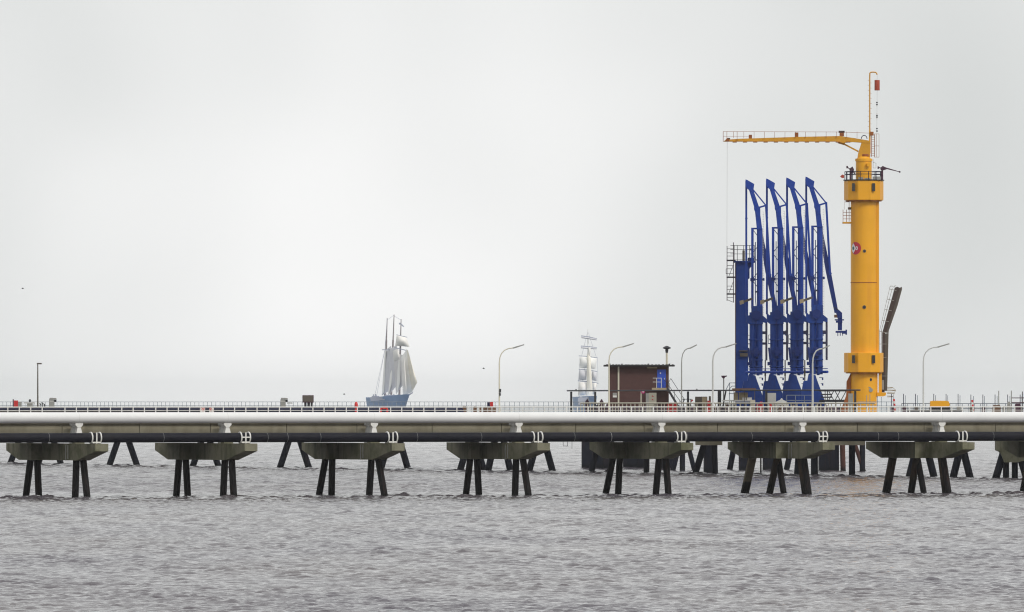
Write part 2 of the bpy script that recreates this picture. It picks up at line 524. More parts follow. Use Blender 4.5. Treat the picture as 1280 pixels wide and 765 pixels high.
# the hazy air between the viewer and the horizon
def build_haze():
    mb = MB().box((0, 12000, 29.0), (49000, 25200, 62.0))
    m = bpy.data.materials.new('haze_air'); m.use_nodes = True
    t = m.node_tree
    for n in list(t.nodes): t.nodes.remove(n)
    o = t.nodes.new('ShaderNodeOutputMaterial'); v = t.nodes.new('ShaderNodeVolumePrincipled')
    v.inputs['Color'].default_value = (0.985, 0.992, 1.0, 1)
    v.inputs['Density'].default_value = 2.2e-5
    v.inputs['Anisotropy'].default_value = 0.9
    t.links.new(v.outputs['Volume'], o.inputs['Volume'])
    ob = obj('haze', mb, m); struct(ob, 'stuff'); ob['label'] = 'pale sea haze over the whole water'
build_haze()

# ------------------------------------------------------------------ near trestle: bents
ORD = ['first', 'second', 'third', 'fourth', 'fifth', 'sixth', 'seventh', 'eighth']
def tz_prism(mb, pts, s0, s1):
    """outline across the trestle (t, z), drawn out along it from s0 to s1"""
    a = [B(s0, t, z) for t, z in pts]; b = [B(s1, t, z) for t, z in pts]
    n = len(a)
    mb.add(a + b, [tuple(range(n)), tuple(range(2 * n - 1, n - 1, -1))] + [(i, n + i, n + (i + 1) % n, (i + 1) % n) for i in range(n)])
def cap_seg(mb, t0, t1, s0, s1, tn, bn, bf, tf, zt=5.47, ze=4.72, zb=3.77):
    """the part of the cap between t0 and t1; its soffit rises to the ends tn and tf outside bn..bf"""
    def zs(t):
        if t < bn: return zb + (ze - zb) * (bn - t) / (bn - tn)
        if t > bf: return zb + (ze - zb) * (t - bf) / (tf - bf)
        return zb
    ts = sorted({t0, t1} | {t for t in (bn, bf) if t0 < t < t1})
    tz_prism(mb, [(t, zs(t)) for t in ts] + [(t1, zt), (t0, zt)], s0, s1)
def make_bent(n):
    s = n * BAY
    root = thing('pile_bent', f'{ORD[n]} from left of the near concrete pile bents carrying the pipes', 'pile bent', B(s, 4, 0), 'near concrete pile bents')
    mb = MB()
    if n < 5:
        tip = pxt(-69.5, n); mid = pxt(-38, n)
        cap_seg(mb, -6.4, mid, s - 0.7, s + 0.7, -6.4, -1.3, tip - 3, tip)
        cap_seg(mb, mid, tip, s - 1.9, s + 0.7, -6.4, -1.3, tip - 3.5, tip)
    else:
        cap_seg(mb, -6.4, 2.4, s - 0.7, s + 0.7, -6.4, -1.3, 9.2, 13.4)
        cap_seg(mb, 2.4, 8.8, s - 1.85, s + 0.7, -6.4, -1.3, 9.2, 13.4)
        cap_seg(mb, 8.8, 12.6, s - 2.6, s + 0.7, -6.4, -1.3, 9.0, 12.6)
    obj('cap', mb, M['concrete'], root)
    def pile(dx0, dx1, w, m, s_off=0.0, zf=-2.5, wide_top=None):
        ft, tp = pxt(dx0, n), pxt(dx1, n)
        k = (0 - zf) / 3.75
        ft2 = ft + (ft - tp) * k
        m_ = MB()
        p, q = B(s + s_off, ft2, zf), B(s + s_off, tp, 3.80)
        d = (q - p).normalized(); a = (U - d * d.dot(U)).normalized(); b = d.cross(a)
        ww = w
        pts = []
        for o_, r_ in ((p, ww), (q, wide_top or ww)):
            for i in range(8):
                th = math.pi / 8 + i * math.pi / 4
                pts.append(o_ + (a * math.cos(th) + b * math.sin(th)) * r_ / 2 / math.cos(math.pi / 8))
        m_.add(pts, [(i, (i + 1) % 8, 8 + (i + 1) % 8, 8 + i) for i in range(8)] + [tuple(range(7, -1, -1)), tuple(range(8, 16))])
        obj('pile', m_, M[m], root)
    if n < 5:
        fx = ((-66.5, -50, -4, 11), (-64, -49.4, -4.7, 8.6), (-69, -53, -5.4, 14), (-66, -49.5, -4, 13), (-70, -54, -6.6, 9.4))[n]
        pile(fx[0], -60.5, 0.64, 'pile_black'); pile(fx[1], -52, 0.64, 'pile_black')
        pile(fx[2], -2.5, 0.64, 'pile_black'); pile(fx[3], 6, 0.64, 'pile_black')
    else:
        k = 0 if n == 5 else 3.0
        pile(-72.5 + k, -62.5 + k * .5, 0.82, 'pile_tan' if n == 5 else 'pile_brown')
        pile(-41.0 + k, -31, 0.68, 'pile_brown'); pile(-26.0 + k * .4, -33, 0.6, 'pile_black', s_off=0.3)
        pile(4.5 + k * .5, -1.5 + k * .5, 0.70, 'pile_brown'); pile(8.5 + k * .3, 2.5, 0.62, 'pile_black')
    # white pipe saddle: head, waist and splayed foot on a plinth
    for name, t, mt, k in (('pipe_saddle', 0.0, 'white', 1.0), ('saddle_stool', 1.35, 'pale_grey', 0.85)):
        m_ = MB()
        def sl(w0, z0, w1, z1, d0=0.5, d1=0.5):
            pts = []
            for w_, z_, d_ in ((w0, z0, d0), (w1, z1, d1)):
                for i, jj in ((-1, -1), (1, -1), (1, 1), (-1, 1)):
                    pts.append(B(s + i * w_ / 2 * k, t + jj * d_ / 2, z_))
            m_.add(pts, [(3, 2, 1, 0), (4, 5, 6, 7), (0, 1, 5, 4), (1, 2, 6, 5), (2, 3, 7, 6), (3, 0, 4, 7)])
        if name == 'pipe_saddle': sl(1.0, 5.472, 0.9, 6.35, 0.9, 0.8); obj('plinth', m_, M['concrete'], root); m_ = MB()
        else: sl(0.8, 5.472, 0.74, 6.35, 0.55, 0.5)
        sl(0.72, 6.352, 0.36, 7.1, 0.55, 0.42); sl(0.36, 7.102, 0.74, 7.3); sl(0.8, 7.302, 0.8, 7.52)
        obj(name, m_, M[mt], root)
    # small plinth under the black pipe's clamp
    m_ = MB()
    for a_ in (-0.28, 0.28):
        c = B(s + a_, -4.7, 5.52); m_.box((c.x, c.y, c.z), (0.32, 0.9, 0.1), RB)
    obj('bearing', m_, M['grey'], root)
    if n in (0, 2, 3, 5):
        m_ = MB(); m_.tube(B(s - 0.74, 1.0, 3.9), B(s - 0.74, 1.0, 5.3), 0.05); m_.tube(B(s - 0.74, 1.6, 3.75), B(s - 0.74, 1.6, 5.3), 0.05)
        obj('drain_pipe', m_, M['grey'], root)
for n in range(8):
    make_bent(n)

# ------------------------------------------------------------------ near trestle: deck
S0, S1 = -18.0, 8 * BAY + 6
deck = thing('trestle_deck', 'long beige concrete deck behind the white pipe, resting on pile bents', 'jetty deck', B(0, 7, 5.6))
edges = sorted([x for k in range(-2, 9) for x in (k * BAY - 0.9, k * BAY + 7.5)])
for a, b in zip(edges[:-1], edges[1:]):
    if b < S0 or a > S1: continue
    m_ = MB()
    tz_prism(m_, [(2.2, 5.62), (2.9, 5.62), (2.9, 7.7), (2.2, 7.7)], a + 0.035, b - 0.035)
    tz_prism(m_, [(1.9, 7.45), (2.198, 7.45), (2.198, 7.69), (1.9, 7.69)], a + 0.035, b - 0.035)
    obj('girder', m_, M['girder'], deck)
    m_ = MB()
    tz_prism(m_, [(11.2, 5.62), (11.9, 5.62), (11.9, 7.7), (11.2, 7.7)], a + 0.035, b - 0.035)
    obj('girder', m_, M['girder'], deck)
    m_ = MB()
    tz_prism(m_, [(1.6, 7.702), (12.6, 7.702), (12.6, 8.2), (1.6, 8.2)], a + 0.01, b - 0.01)
    obj('deck_slab', m_, M['deck'], deck)

# handrail along its near edge
rail = thing('handrail', 'low white handrail along the deck edge just above the white pipe', 'handrail', B(40, 1.9, 8.2))
for z, r in ((9.14, 0.05), (8.80, 0.028)):
    m_ = MB(); m_.tube(B(S0, 1.9, z), B(S1, 1.9, z), r, n=8); obj('rail', m_, M['white'], rail, 40)
pm = MB().box((0, 0, 0.47), (0.085, 0.085, 0.94)); pme = mesh_of('post', pm, M['white'])
k = 0; s = S0
while s < S1:
    if not (rng.random() < 0.05):
        inst('post', pme, B(s, 1.9, 8.2), rail, RB)
    s += 1.235; k += 1

# ------------------------------------------------------------------ the two pipelines
wp = thing('white_pipeline', 'thick white pipeline running the whole width on saddles', 'pipeline', B(0, 0, 7.5))
for n in range(-2, 9):
    a, b = max(n * BAY - 0.08, S0), min((n + 1) * BAY - 0.08, S1)
    if b <= a: continue
    m_ = MB()
    p, q = B(a + 0.012, 0, 8.07), B(b - 0.012, 0, 8.07)
    m_.tube(p, q, 0.555, n=40)
    obj('pipe_section', m_, M['white_pipe'], wp, 40)
    if n >= 0:
        m_ = MB(); m_.tube(B(a - 0.07, 0, 8.07), B(a + 0.07, 0, 8.07), 0.549, n=40, caps=False)
        obj('joint_band', m_, M['pale_grey'], wp, 40)
bpz, bpt = 6.07, -4.7
blk = thing('black_pipeline', 'black pipeline in front of the concrete deck, held by white clamps', 'pipeline', B(0, bpt, 5.57))
for n in range(-2, 9):
    a, b = max(n * BAY + 5.1, S0), min((n + 1) * BAY + 5.1, S1)
    if b <= a: continue
    m_ = MB(); m_.tube(B(a + .006, bpt, bpz), B(b - .006, bpt, bpz), 0.485, n=36)
    obj('pipe_section', m_, M['black_pipe'], blk, 40)
def torus(mb, s, t, z, R, r, n=36, m=8):
    vs_, fs = [], []
    for i in range(n):
        th = 2 * math.pi * i / n
        for j in range(m):
            ph = 2 * math.pi * j / m
            rr = R + r * math.cos(ph)
            vs_.append(B(s + r * math.sin(ph), t + rr * math.cos(th), z + rr * math.sin(th)))
    for i in range(n):
        for j in range(m):
            fs.append((i * m + j, ((i + 1) % n) * m + j, ((i + 1) % n) * m + (j + 1) % m, i * m + (j + 1) % m))
    mb.add(vs_, fs)
for x_ in (60, 203, 333, 358, 399, 520, 600, 716.5, 762.5, 857, 938, 1096, 1121, 1240):
    m_ = MB(); torus(m_, s_at(x_, bpt), bpt, bpz, 0.484, 0.008 if x_ != 762.5 else 0.016, 30, 6); obj('weld_ring', m_, M['pale_grey'], blk, 40)
for n in range(8):
    s = n * BAY
    m_ = MB(); torus(m_, s - 0.52, bpt, bpz, 0.53, 0.075); torus(m_, s + 0.42, bpt, bpz, 0.53, 0.075)
    c = B(s - 0.12, bpt - 0.60, 6.05); m_.box((c.x, c.y, c.z), (0.12, 0.08, 1.12), RB)
    c = B(s - 0.10, bpt - 0.52, 5.60); m_.box((c.x, c.y, c.z), (0.9, 0.10, 0.14), RB)
    if n in (1, 5):
        c = B(s - 0.08, bpt - 0.59, 6.1); m_.box((c.x, c.y, c.z), (0.86, 0.06, 0.13), RB)
    obj('clamp', m_, M['white'], blk, 40)

# ------------------------------------------------------------------ far jetty: deck, bents, rail, pipe
def strip(name, x0, x1, t0, t1, z0, z1, m, parent, nseg=1):
    for k in range(nseg):
        xa, xb = x0 + (x1 - x0) * k / nseg, x0 + (x1 - x0) * (k + 1) / nseg
        a, b = fpt(xa), fpt(xb)
        if nseg > 1: b = b - FU * 0.03
        mb = MB()
        q = [a + FV * t0, b + FV * t0, b + FV * t1, a + FV * t1]
        mb.add([(p.x, p.y, z0) for p in q] + [(p.x, p.y, z1) for p in q], [(3, 2, 1, 0), (4, 5, 6, 7), (0, 1, 5, 4), (1, 2, 6, 5), (2, 3, 7, 6), (3, 0, 4, 7)])
        obj(name, mb, m, parent)
fd = thing('jetty_walkway', 'far jetty deck with its blue grey railing, left of the brown hut', 'jetty', fpt(330, 0, 7.2))
strip('deck_slab', -130, 716, -4, 4, 7.3, 8.2, M['far_concrete'], fd, 7)
fd2 = thing('jetty_walkway', 'far jetty deck right of the orange crane with paired thin posts', 'jetty', fpt(1190, 0, 7.2))
strip('deck_slab', 1096, 1330, -4, 4, 7.3, 8.2, M['far_concrete'], fd2, 3)
npipe = thing('navy_pipeline', 'dark navy pipe along the far jetty, seen under the railing', 'pipeline', fpt(280, -5, 8.0))
def fpipe(parent, x0, x1, t, z, r, m, n=3):
    for k in range(n):
        a = fpt(x0 + (x1 - x0) * k / n, t, z); b = fpt(x0 + (x1 - x0) * (k + 1) / n, t, z) - FU * 0.02
        obj('pipe_section', MB().tube(a, b, r, n=16), m, parent, 40)
fpipe(npipe, -130, 604, -3.4, 8.42, 0.42, M['navy'], 6)
def far_rail(root, x0, x1, t, z0, z1, m, step=1.5, r=0.03, pw=0.05, mids=(0.5,)):
    a, b = fpt(x0, t), fpt(x1, t)
    L = (b - a).length
    for z in (z1, *[z0 + (z1 - z0) * f for f in mids]):
        obj('rail', MB().tube((a.x, a.y, z), (b.x, b.y, z), r if z == z1 else r * 0.75, n=6), m, root, 50)
    me = mesh_of('post', MB().box((0, 0, (z1 - z0) / 2), (pw, pw, z1 - z0)), m)
    d = 0.0
    while d < L:
        p = a + FU * d
        inst('post', me, (p.x, p.y, z0), root, RF); d += step
fr = thing('far_railing', 'thin blue grey railing on the far jetty against the sea horizon', 'railing', fpt(330, 4, 8.2))
far_rail(fr, -130, 716, 3.6, 8.2, 9.66, M['rail_grey'], 1.62, 0.035, 0.05, (0.62,))
fr2 = thing('far_railing', 'thin blue grey railing on the jetty right of the orange tank', 'railing', fpt(1190, 4, 8.2))
far_rail(fr2, 1096, 1330, 3.6, 8.2, 9.45, M['rail_grey'], 1.7, 0.05, 0.06, (0.5,))

def a_frame(cx, half, label, top=None, m='pile_far', w=0.95, extra=()):
    Y = yl(cx); k = Y / F
    root = thing('jetty_support', label, 'pile frame', P(cx, HOR + H / k, Y), 'pile frames under the far jetty')
    top = half * 0.36 if top is None else top
    for sgn in (-1, 1):
        # feet 'half' photo pixels from the middle, closing in to 'top' at 3.6 m up
        f0, f1 = sgn * half * k, sgn * top * k
        def at(z): return Vector((P(cx, HOR, Y).x + f0 + (f1 - f0) * z / 3.6, Y + (f0 + (f1 - f0) * z / 3.6) * 0.42, z))
        obj('pile', MB().tube(at(-2.5), at(6.9), w / 2, n=10), M[m], root, 40)
    for dx, mm, ww in extra:
        x = P(cx + dx, HOR, Y).x
        obj('pile', MB().tube((x, Y + 1, -2.5), (x, Y + 1, 6.9), ww / 2, n=10), M[mm], root, 40)
    c = P(cx, HOR, Y)
    obj('cap', MB().box((c.x, c.y, 6.95), (5.2, 1.4, 0.7), 0.4), M['far_concrete'], root)
a_frame(30, 17, 'leftmost dark pile frame under the far jetty, beside the first near bent')
a_frame(62, 14, 'dark pile frame partly hidden by the leftmost near bent')
a_frame(154, 17, 'dark splayed pile frame standing clear between first and second near bents', 7)
a_frame(257, 16, 'dark pile frame seen under the second near bent from left')
a_frame(368, 18, 'dark splayed pile frame just left of the third near bent', 8)
a_frame(493, 17, 'dark pile frame at the right end of the third near bent', 8)
a_frame(590, 15, 'dark pile frame behind the left pile pair of the fourth near bent')
a_frame(624, 14, 'dark pile frame between the pile pairs of the fourth near bent', 7)
a_frame(676, 15, 'dark pile frame at the right end of the fourth near bent', 6)
a_frame(1152, 16, 'dark pile frame behind the seventh near bent from left', 7)
a_frame(1202, 11, 'narrow dark pile frame at the right end of the seventh near bent', 2)
a_frame(1264, 20, 'dark pile cluster under the right edge of the far jetty', 9, extra=((-6, 'pile_far', 0.8), (5, 'pile_far', 0.8)))

# ------------------------------------------------------------------ loading platform
plat = thing('loading_platform', 'concrete platform on dark piles under the blue loading arms', 'platform', fpt(900, 0, 4.0))
strip('deck_slab', 716, 1096, -7, 9, 7.4, 8.2, M['far_concrete'], plat, 5)
for x0, x1 in ((870, 903), (1036, 1081)):
    m_ = MB().rect(x0, 535, x1, 556.5, yl((x0 + x1) / 2) - 6, 5.0)
    obj('girder', m_, M['girder'], plat)
def pier(x0, x1, yf, label, m='pile_far', depth=4.0, ztop=7.4):
    Y = yfoot(yf); k = Y / F
    a, b = P(x0, HOR, Y).x, P(x1, HOR, Y).x
    root = thing('pier_block', label, 'pier', ((a + b) / 2, Y, 0), 'pier blocks under the loading platform')
    nsh = max(2, int(round((b - a) / 1.6)))
    for i in range(nsh):        # sheet piles side by side, every other one set back
        xa, xb = a + (b - a) * i / nsh, a + (b - a) * (i + 1) / nsh
        off = 0.25 * (i % 2)
        obj('sheet_pile', MB().box(((xa + xb) / 2, Y + depth / 2 + off / 2, (ztop - 2.5) / 2), (xb - xa - 0.02, depth - off, ztop + 2.5)), M[m], root)
pier(727, 768, 585.5, 'dark sheet piled pier at the left end of the loading platform')
pier(779, 812, 585.0, 'dark sheet piled pier behind the fifth near bent, left part')
pier(820, 843, 586.0, 'dark sheet piled pier behind the right piles of the fifth near bent')
pier(880, 897, 591.0, 'wide dark pier right of the fifth near bent')
pier(924, 943, 588.0, 'dark pier behind the left pile of the sixth near bent')
pier(954, 974, 588.0, 'dark pier behind the crossed piles of the sixth near bent')
pier(1024, 1049, 589.5, 'dark pier under the right end of the sixth near bent')
def leg(x0, y0, x1, y1, w, m, label, name='jetty_pile'):
    """single pile: foot pixel at the water, head pixel up under the deck"""
    Y = yfoot(y0)
    p, q = P(x0, y0, Y), P(x1, y1, Y)
    d = (q - p) / (q.z - p.z)
    single(name, MB().tube(p - d * 2.5, p + d * 7.4, w / 2, n=12), M[m], label, 'pile', 'single piles under the loading platform', 40)
leg(739, 591.0, 747, 556, 0.85, 'pile_far', 'leaning dark pile in front of the pier at the platform left end')
leg(808, 591.0, 808, 556, 0.8, 'pile_far', 'upright dark pile between the pile pairs of the fifth near bent')
leg(841, 588.5, 849, 556, 0.75, 'pile_far', 'leaning dark pile under the right end of the fifth near bent')
leg(853, 588.5, 853, 556, 0.8, 'pile_far', 'upright dark pile just right of the fifth near bent')
leg(868, 588.0, 860, 556, 0.7, 'pile_far', 'dark pile leaning left, just right of the fifth near bent')
leg(869, 592.3, 880, 556, 0.9, 'pile_far', 'thick raked dark pile left of the wide dark pier')
leg(894, 592.3, 893, 556, 0.8, 'pile_far', 'upright dark pile on the right side of the wide dark pier')
leg(912, 587.5, 918, 556, 0.85, 'pile_far', 'leaning dark pile at the left end of the sixth near bent')
leg(951, 592.0, 951, 556, 0.22, 'pile_black', 'very thin dark pile right of the tan concrete pile')
leg(983, 587.5, 990, 556, 0.85, 'pile_far', 'leaning dark pile between the piles of the sixth near bent')
leg(996, 594.0, 999, 556, 0.8, 'pile_far', 'short dark pile behind the rightmost pile of the sixth near bent')
leg(1018, 595.3, 1018, 556, 0.95, 'pile_far', 'thick upright dark pile right of the sixth near bent piles')
leg(1054, 589.5, 1053, 556, 0.75, 'pile_red', 'reddish brown pile right of the sixth near bent')
leg(1065, 595.3, 1065, 556, 0.85, 'pile_far', 'thick dark pile under the orange crane, left of the red raked pile')
leg(1080, 589.5, 1069, 556, 0.6, 'pile_red', 'reddish raked pile under the orange crane')
leg(1078, 589.5, 1078, 556, 0.8, 'pile_far', 'upright dark pile under the crane, right of the red raked pile')
# dolphin cap at the right edge
m_ = MB().poly([(1246, 540), (1300, 540), (1300, 572), (1270, 578), (1256, 578), (1251, 565), (1246, 563)], yl(1264) - 3, 5.0)
single('dolphin_cap', m_, M['concrete'], 'dark stained concrete dolphin cap behind the last near bent at right edge', 'pier')
# little hanging brackets under the platform's left end
for i, (x, lab) in enumerate(((704, 'small square steel bracket hanging below the black pipe'), (1003, ''))):
    if not lab: continue
    Y = yl(x) - 2; m_ = MB()
    for a in ((x, 540, x, 557.5), (x + 5.5, 540, x + 5.5, 557.5), (x, 557.5, x + 5.5, 557.5), (x + 11, 540, x + 11, 561)):
        m_.bar(*a, Y, 0.06)
    single('hanging_bracket', m_, M['dark'], lab, 'bracket')

DZ = 8.2                                   # deck level
def dy(Y, z=DZ):
    return HOR + (H - z) * F / Y
def fpx(x, t, z=DZ):
    """point on the far jetty, t metres off its middle line, that shows at photo column x"""
    xx = x
    for _ in range(6):
        p = fpt(xx, t)
        xx += x - (640 + p.x / p.y * F)
    p = fpt(xx, t)
    return Vector((p.x, p.y, z))
# ------------------------------------------------------------------ brown hut
YS = yl(800)
hut = thing('control_hut', 'dark brown flat roofed hut with a blue door left of the loading arms', 'hut', P(799, dy(YS), YS))
obj('wall', MB().poly([(762, 458), (836, 458), (836, dy(YS)), (762, dy(YS))], YS, 6.5), M['brick'], hut)
rf_ = obj('roof', MB().rect(755, 456.0, 843.5, 458, YS - 0.9, 8.2), M['roof'], hut)
x = 758.0
while x < 842:
    obj('roof_rib', MB().rect(x, 455.3 - (0.8 if rng.random() < .2 else 0), x + rng.uniform(1.2, 2.2), 456, YS - 0.9, 8.1), M['roof'], rf_)
    x += rng.uniform(3.2, 5.0)
d_ = obj('door', MB().rect(821.5, 462, 832.3, 484.6, YS - 0.08, 0.079), M['blue_door'], hut)
obj('handle', MB().rect(830.2, 472.5, 831, 474.5, YS - 0.14, 0.059), M['pale_grey'], d_)
obj('door_sign', MB().rect(824.8, 465.6, 826.3, 467.4, YS - 0.10, 0.019), M['white'], d_)
obj('light_strip', MB().rect(808.8, 458.6, 821.5, 460.4, YS - 0.35, 0.3), M['tan'], hut)
obj('downpipe', MB().rect(772.2, 458.2, 774.2, dy(YS), YS - 0.16, 0.159), M['cream'], hut)
obj('wall_sign', MB().rect(766, 494.2, 771, 496.8, YS - 0.06, 0.059), M['white'], hut)
obj('wall_sign', MB().rect(766, 491, 771, 494.0, YS - 0.06, 0.059), M['grey'], hut)
ln = obj('landing', MB().rect(815, 484.8, 834, 487.3, YS - 1.6, 1.5), M['tan'], hut)
m_ = MB()
for xx in (820.7, 826.7): m_.bar(xx, 472.4, xx, 484.8, YS - 1.5, 0.09)
for yy in (472.6, 477.5): m_.bar(816, yy, 827, yy, YS - 1.5, 0.08)
obj('landing_rail', m_, M['pale_grey'], ln)
st = obj('stair', MB().bar(834, 485, 852.5, dy(YS), YS - 1.6, 0.3, 0.08).bar(834, 485, 852.5, dy(YS), YS - 0.5, 0.3, 0.08), M['dark'], hut)
for i in range(11):
    f = (i + 0.5) / 11
    obj('step', MB().rect(834 + 18.5 * f - 1.6, 485 + (dy(YS) - 485) * f - .3, 834 + 18.5 * f + 1.6, 485 + (dy(YS) - 485) * f + .3, YS - 1.5, 0.95), M['grey'], st)
for yy in (YS - 1.6, YS - 0.5):
    m_ = MB().bar(829.5, 473.5, 853, 505, yy, 0.07)
    if yy > YS - 1: m_.bar(838.5, 473, 856, 500, yy, 0.07).bar(838.5, 473, 834.4, 481, yy, .06).bar(856, 500, 852, 504, yy, .06)
    for f in (0.15, 0.5, 0.85):
        m_.bar(834 + 18.5 * f, 485 + 30 * f - 1, 834 + 18.5 * f, 485 + 30 * f - 11, yy, 0.06)
    obj('stair_rail', m_, M['dark'], st)
# lantern on the hut's roof
lam = thing('mushroom_lamp', 'dark mushroom shaped lamp on a short pole above the hut roof', 'lamp', P(833.5, 455.8, YS))
obj('pole', MB().ptube(833.5, 456, 833.5, 441, YS + 1, 0.14), M['cream'], lam, 40)
c_ = P(833.5, 441, YS + 1)
obj('shade', MB().lathe(c_, [(0.16, 0), (0.22, 0.35), (0.16, 0.42), (0.26, 0.5), (0.58, 0.62), (0.5, 0.74), (0.2, 0.9), (0.05, 0.95)], 20), M['dark'], lam, 40)

# ------------------------------------------------------------------ things standing on the platform, in front of the hut and arms
def pcol(x, t): return fpx(x, t).y
def box_thing(name, x1, y1, x2, t, depth, m, label, cat, group=None, y2=None):
    Y = pcol((x1 + x2) / 2, t)
    return single(name, MB().rect(x1, y1, x2, dy(Y) if y2 is None else y2, Y, depth), M[m], label, cat, group)
def set_thing(name, label, cat, x, t, group=None):
    return thing(name, label, cat, fpx(x, t), group), pcol(x, t)

r_, Y = set_thing('switch_cabinet', 'tall cream cabinet with a small red mark in front of the hut', 'cabinet', 815, -5)
obj('body', MB().rect(811, 491, 820.6, dy(Y), Y, 1.0), M['cream'], r_)
obj('side_panel', MB().rect(807.4, 491.6, 810.9, dy(Y), Y + 0.3, 0.8), M['pale_grey'], r_)
for yy in (494.2, 498.6):
    obj('warning_mark', MB().poly([(815, yy - .2), (817.6, yy + 1.6), (814.6, yy + 1.6)], Y - 0.03, 0.029), M['red'], r_)
r_, Y = set_thing('sign_post', 'cream post with a round magenta sign in front of the hut', 'sign', 802, -4)
obj('post', MB().rect(800.6, 489.5, 802.2, dy(Y), Y, 0.15), M['cream'], r_)
c_ = P(803.7, 489.6, Y - 0.1)
obj('sign_disc', MB().tube(c_, c_ + Vector((0, 0.06, 0)), 0.26, n=24), M['magenta'], r_)
obj('sign_ring', MB().tube(c_ + Vector((0.02, -0.02, 0)), c_ + Vector((0.02, -0.004, 0)), 0.11, n=16), M['white'], r_)

pr = thing('platform_railing', 'dense cream railing along the platform edge below hut and arms', 'railing', fpx(900, -7))
a, b = fpx(726, -7), fpx(1094, -7)
for z, r in ((9.5, 0.085), (9.0, 0.03)):
    obj('rail', MB().tube((a.x, a.y, z), (b.x, b.y, z), r, n=8), M['cream'], pr, 40)
me = mesh_of('post', MB().box((0, 0, .65), (0.1, 0.1, 1.3)), M['cream'])
L = (b - a).length; d = 0
while d < L:
    p = a + (b - a) * (d / L); inst('post', me, (p.x, p.y, DZ), pr, RF); d += rng.choice([0.9, 1.3, 1.7])
    
mf = thing('pipe_manifold', 'dark maroon and navy pipework on the platform behind the cream railing', 'pipework', fpx(880, -3))
for t, z, r, m, x0, x1 in ((-4.5, 8.62, 0.34, 'maroon', 742, 1046), (-2.5, 8.72, 0.36, 'navy', 752, 1050), (-0.5, 8.68, 0.34, 'dark', 736, 1060), (2.5, 8.7, 0.36, 'navy', 880, 1080)):
    p, q = fpx(x0, t, z), fpx(x1, t, z)
    obj('pipe', MB().tube(p, q, r, n=14), M[m], mf, 40)
for i in range(46):
    x = rng.uniform(745, 1050); t = rng.choice([-4.5, -2.5, -5.6]); c = fpx(x, t, DZ)
    w, h = rng.uniform(0.25, 0.6), rng.uniform(0.6, 1.15)
    mm = rng.choice(['maroon', 'dark', 'navy', 'grey', 'tan', 'maroon', 'rust'])
    v_ = obj('valve', MB().box((c.x, c.y, DZ + h / 2), (w, w, h), RF, 0.8).tube((c.x, c.y, DZ + h), (c.x, c.y, DZ + h + 0.16), 0.05, n=6).tube((c.x, c.y, DZ + h + .16), (c.x, c.y, DZ + h + 0.2), w * .55, n=12), M[mm], mf, 30)

# overhead pipe gantry in front of hut and arms
ga = thing('pipe_gantry', 'long thin dark overhead pipe on posts crossing in front of hut and arms', 'gantry', fpx(900, -6))
p, q = fpx(709, -6, 11.18), fpx(1075, -6, 11.18)
obj('overhead_pipe', MB().tube(p, q, 0.095, n=10), M['dark'], ga, 40)
for x in (714, 744, 860, 958, 1069):
    c = fpx(x, -6); obj('post', MB().box((c.x, c.y, (DZ + 11.05) / 2), (0.22, 0.22, 11.05 - DZ), RF), M['dark'], ga)
for x in (720, 871, 790):
    c = fpx(x, -6, 11.34); obj('fitting', MB().box((c.x, c.y, c.z), (0.2, 0.2, 0.1)), M['dark'], ga)

box_thing('steel_cabinet', 869, 495.8, 884.2, -5.0, 1.2, 'brown_box', 'wide brown steel cabinet right of the hut stairs', 'cabinet')
box_thing('steel_cabinet', 877.5, 496.6, 883.4, -5.25, 0.2, 'tan', 'tan door panel cabinet on the front of the wide brown cabinet', 'cabinet')
box_thing('small_cabinet', 886, 495.2, 888.6, -5.0, 0.5, 'brown_box', 'narrow brown box beside the wide brown cabinet', 'cabinet')
box_thing('red_valve_box', 884.4, 500.8, 888, -5.6, 0.5, 'red', 'small red box beside the wide brown cabinet', 'valve')
r_, Y = set_thing('valve_table', 'low dark steel frame with red handle right of the hut stairs', 'frame', 862, -4.5)
obj('frame', MB().rect(853, 498.6, 865, 499.4, Y, 1.0).rect(854, 499.4, 855, dy(Y), Y, .1).rect(863, 499.4, 864, dy(Y), Y, .1), M['dark'], r_)
obj('red_handle', MB().bar(863.8, 501.8, 866, 499.8, Y - .1, 0.2, .2), M['red'], r_)
for i, (x1, x2, lab) in enumerate(((834, 842, 'red valve body behind the railing at the foot of the hut stairs'), (842.5, 846, 'dark red valve body right of the hut stair foot'))):
    box_thing('red_valve', x1, 504 - i, x2, -6.2, 0.6, 'red', lab, 'valve')
r_, Y = set_thing('deck_lamp', 'small lamp post with a flat dark red head left of the blue tower', 'lamp', 904.8, -4)
obj('pole', MB().ptube(904.6, 471.5, 904.6, dy(Y), Y, 0.08), M['grey'], r_, 40)
obj('lamp_head', MB().poly([(901.6, 469.6), (908.8, 469.4), (908.8, 470.6), (906.4, 471.4), (905.6, 473), (903.6, 473), (902, 471.2)], Y - 0.2, 0.5), M['maroon'], r_)
r_, Y = set_thing('step_frame', 'small grey handrail frame of steps left of the blue tower', 'steps', 913, -4.5)
m_ = MB()
for aa in ((912, 478.6, 919, 478.6), (912, 478.6, 907.5, 487), (919, 478.6, 919, 516), (912, 478.6, 912, 516), (915, 482.6, 919, 482.6), (915, 482.6, 911, 487), (911, 492, 919, 492)):
    m_.bar(*aa, Y, 0.09)
obj('handrail', m_, M['rail_grey'], r_)
obj('stringer', MB().bar(907.5, 488, 902, dy(Y), Y, 0.2), M['dark'], r_)
box_thing('dark_cabinet', 897.2, 488, 901.6, -4.6, 0.8, 'dark', 'tall dark cabinet left of the small red headed lamp', 'cabinet')
r_, Y = set_thing('equipment_bench', 'low pale bench carrying tan boxes in front of the blue tower', 'bench', 920, -6.2)
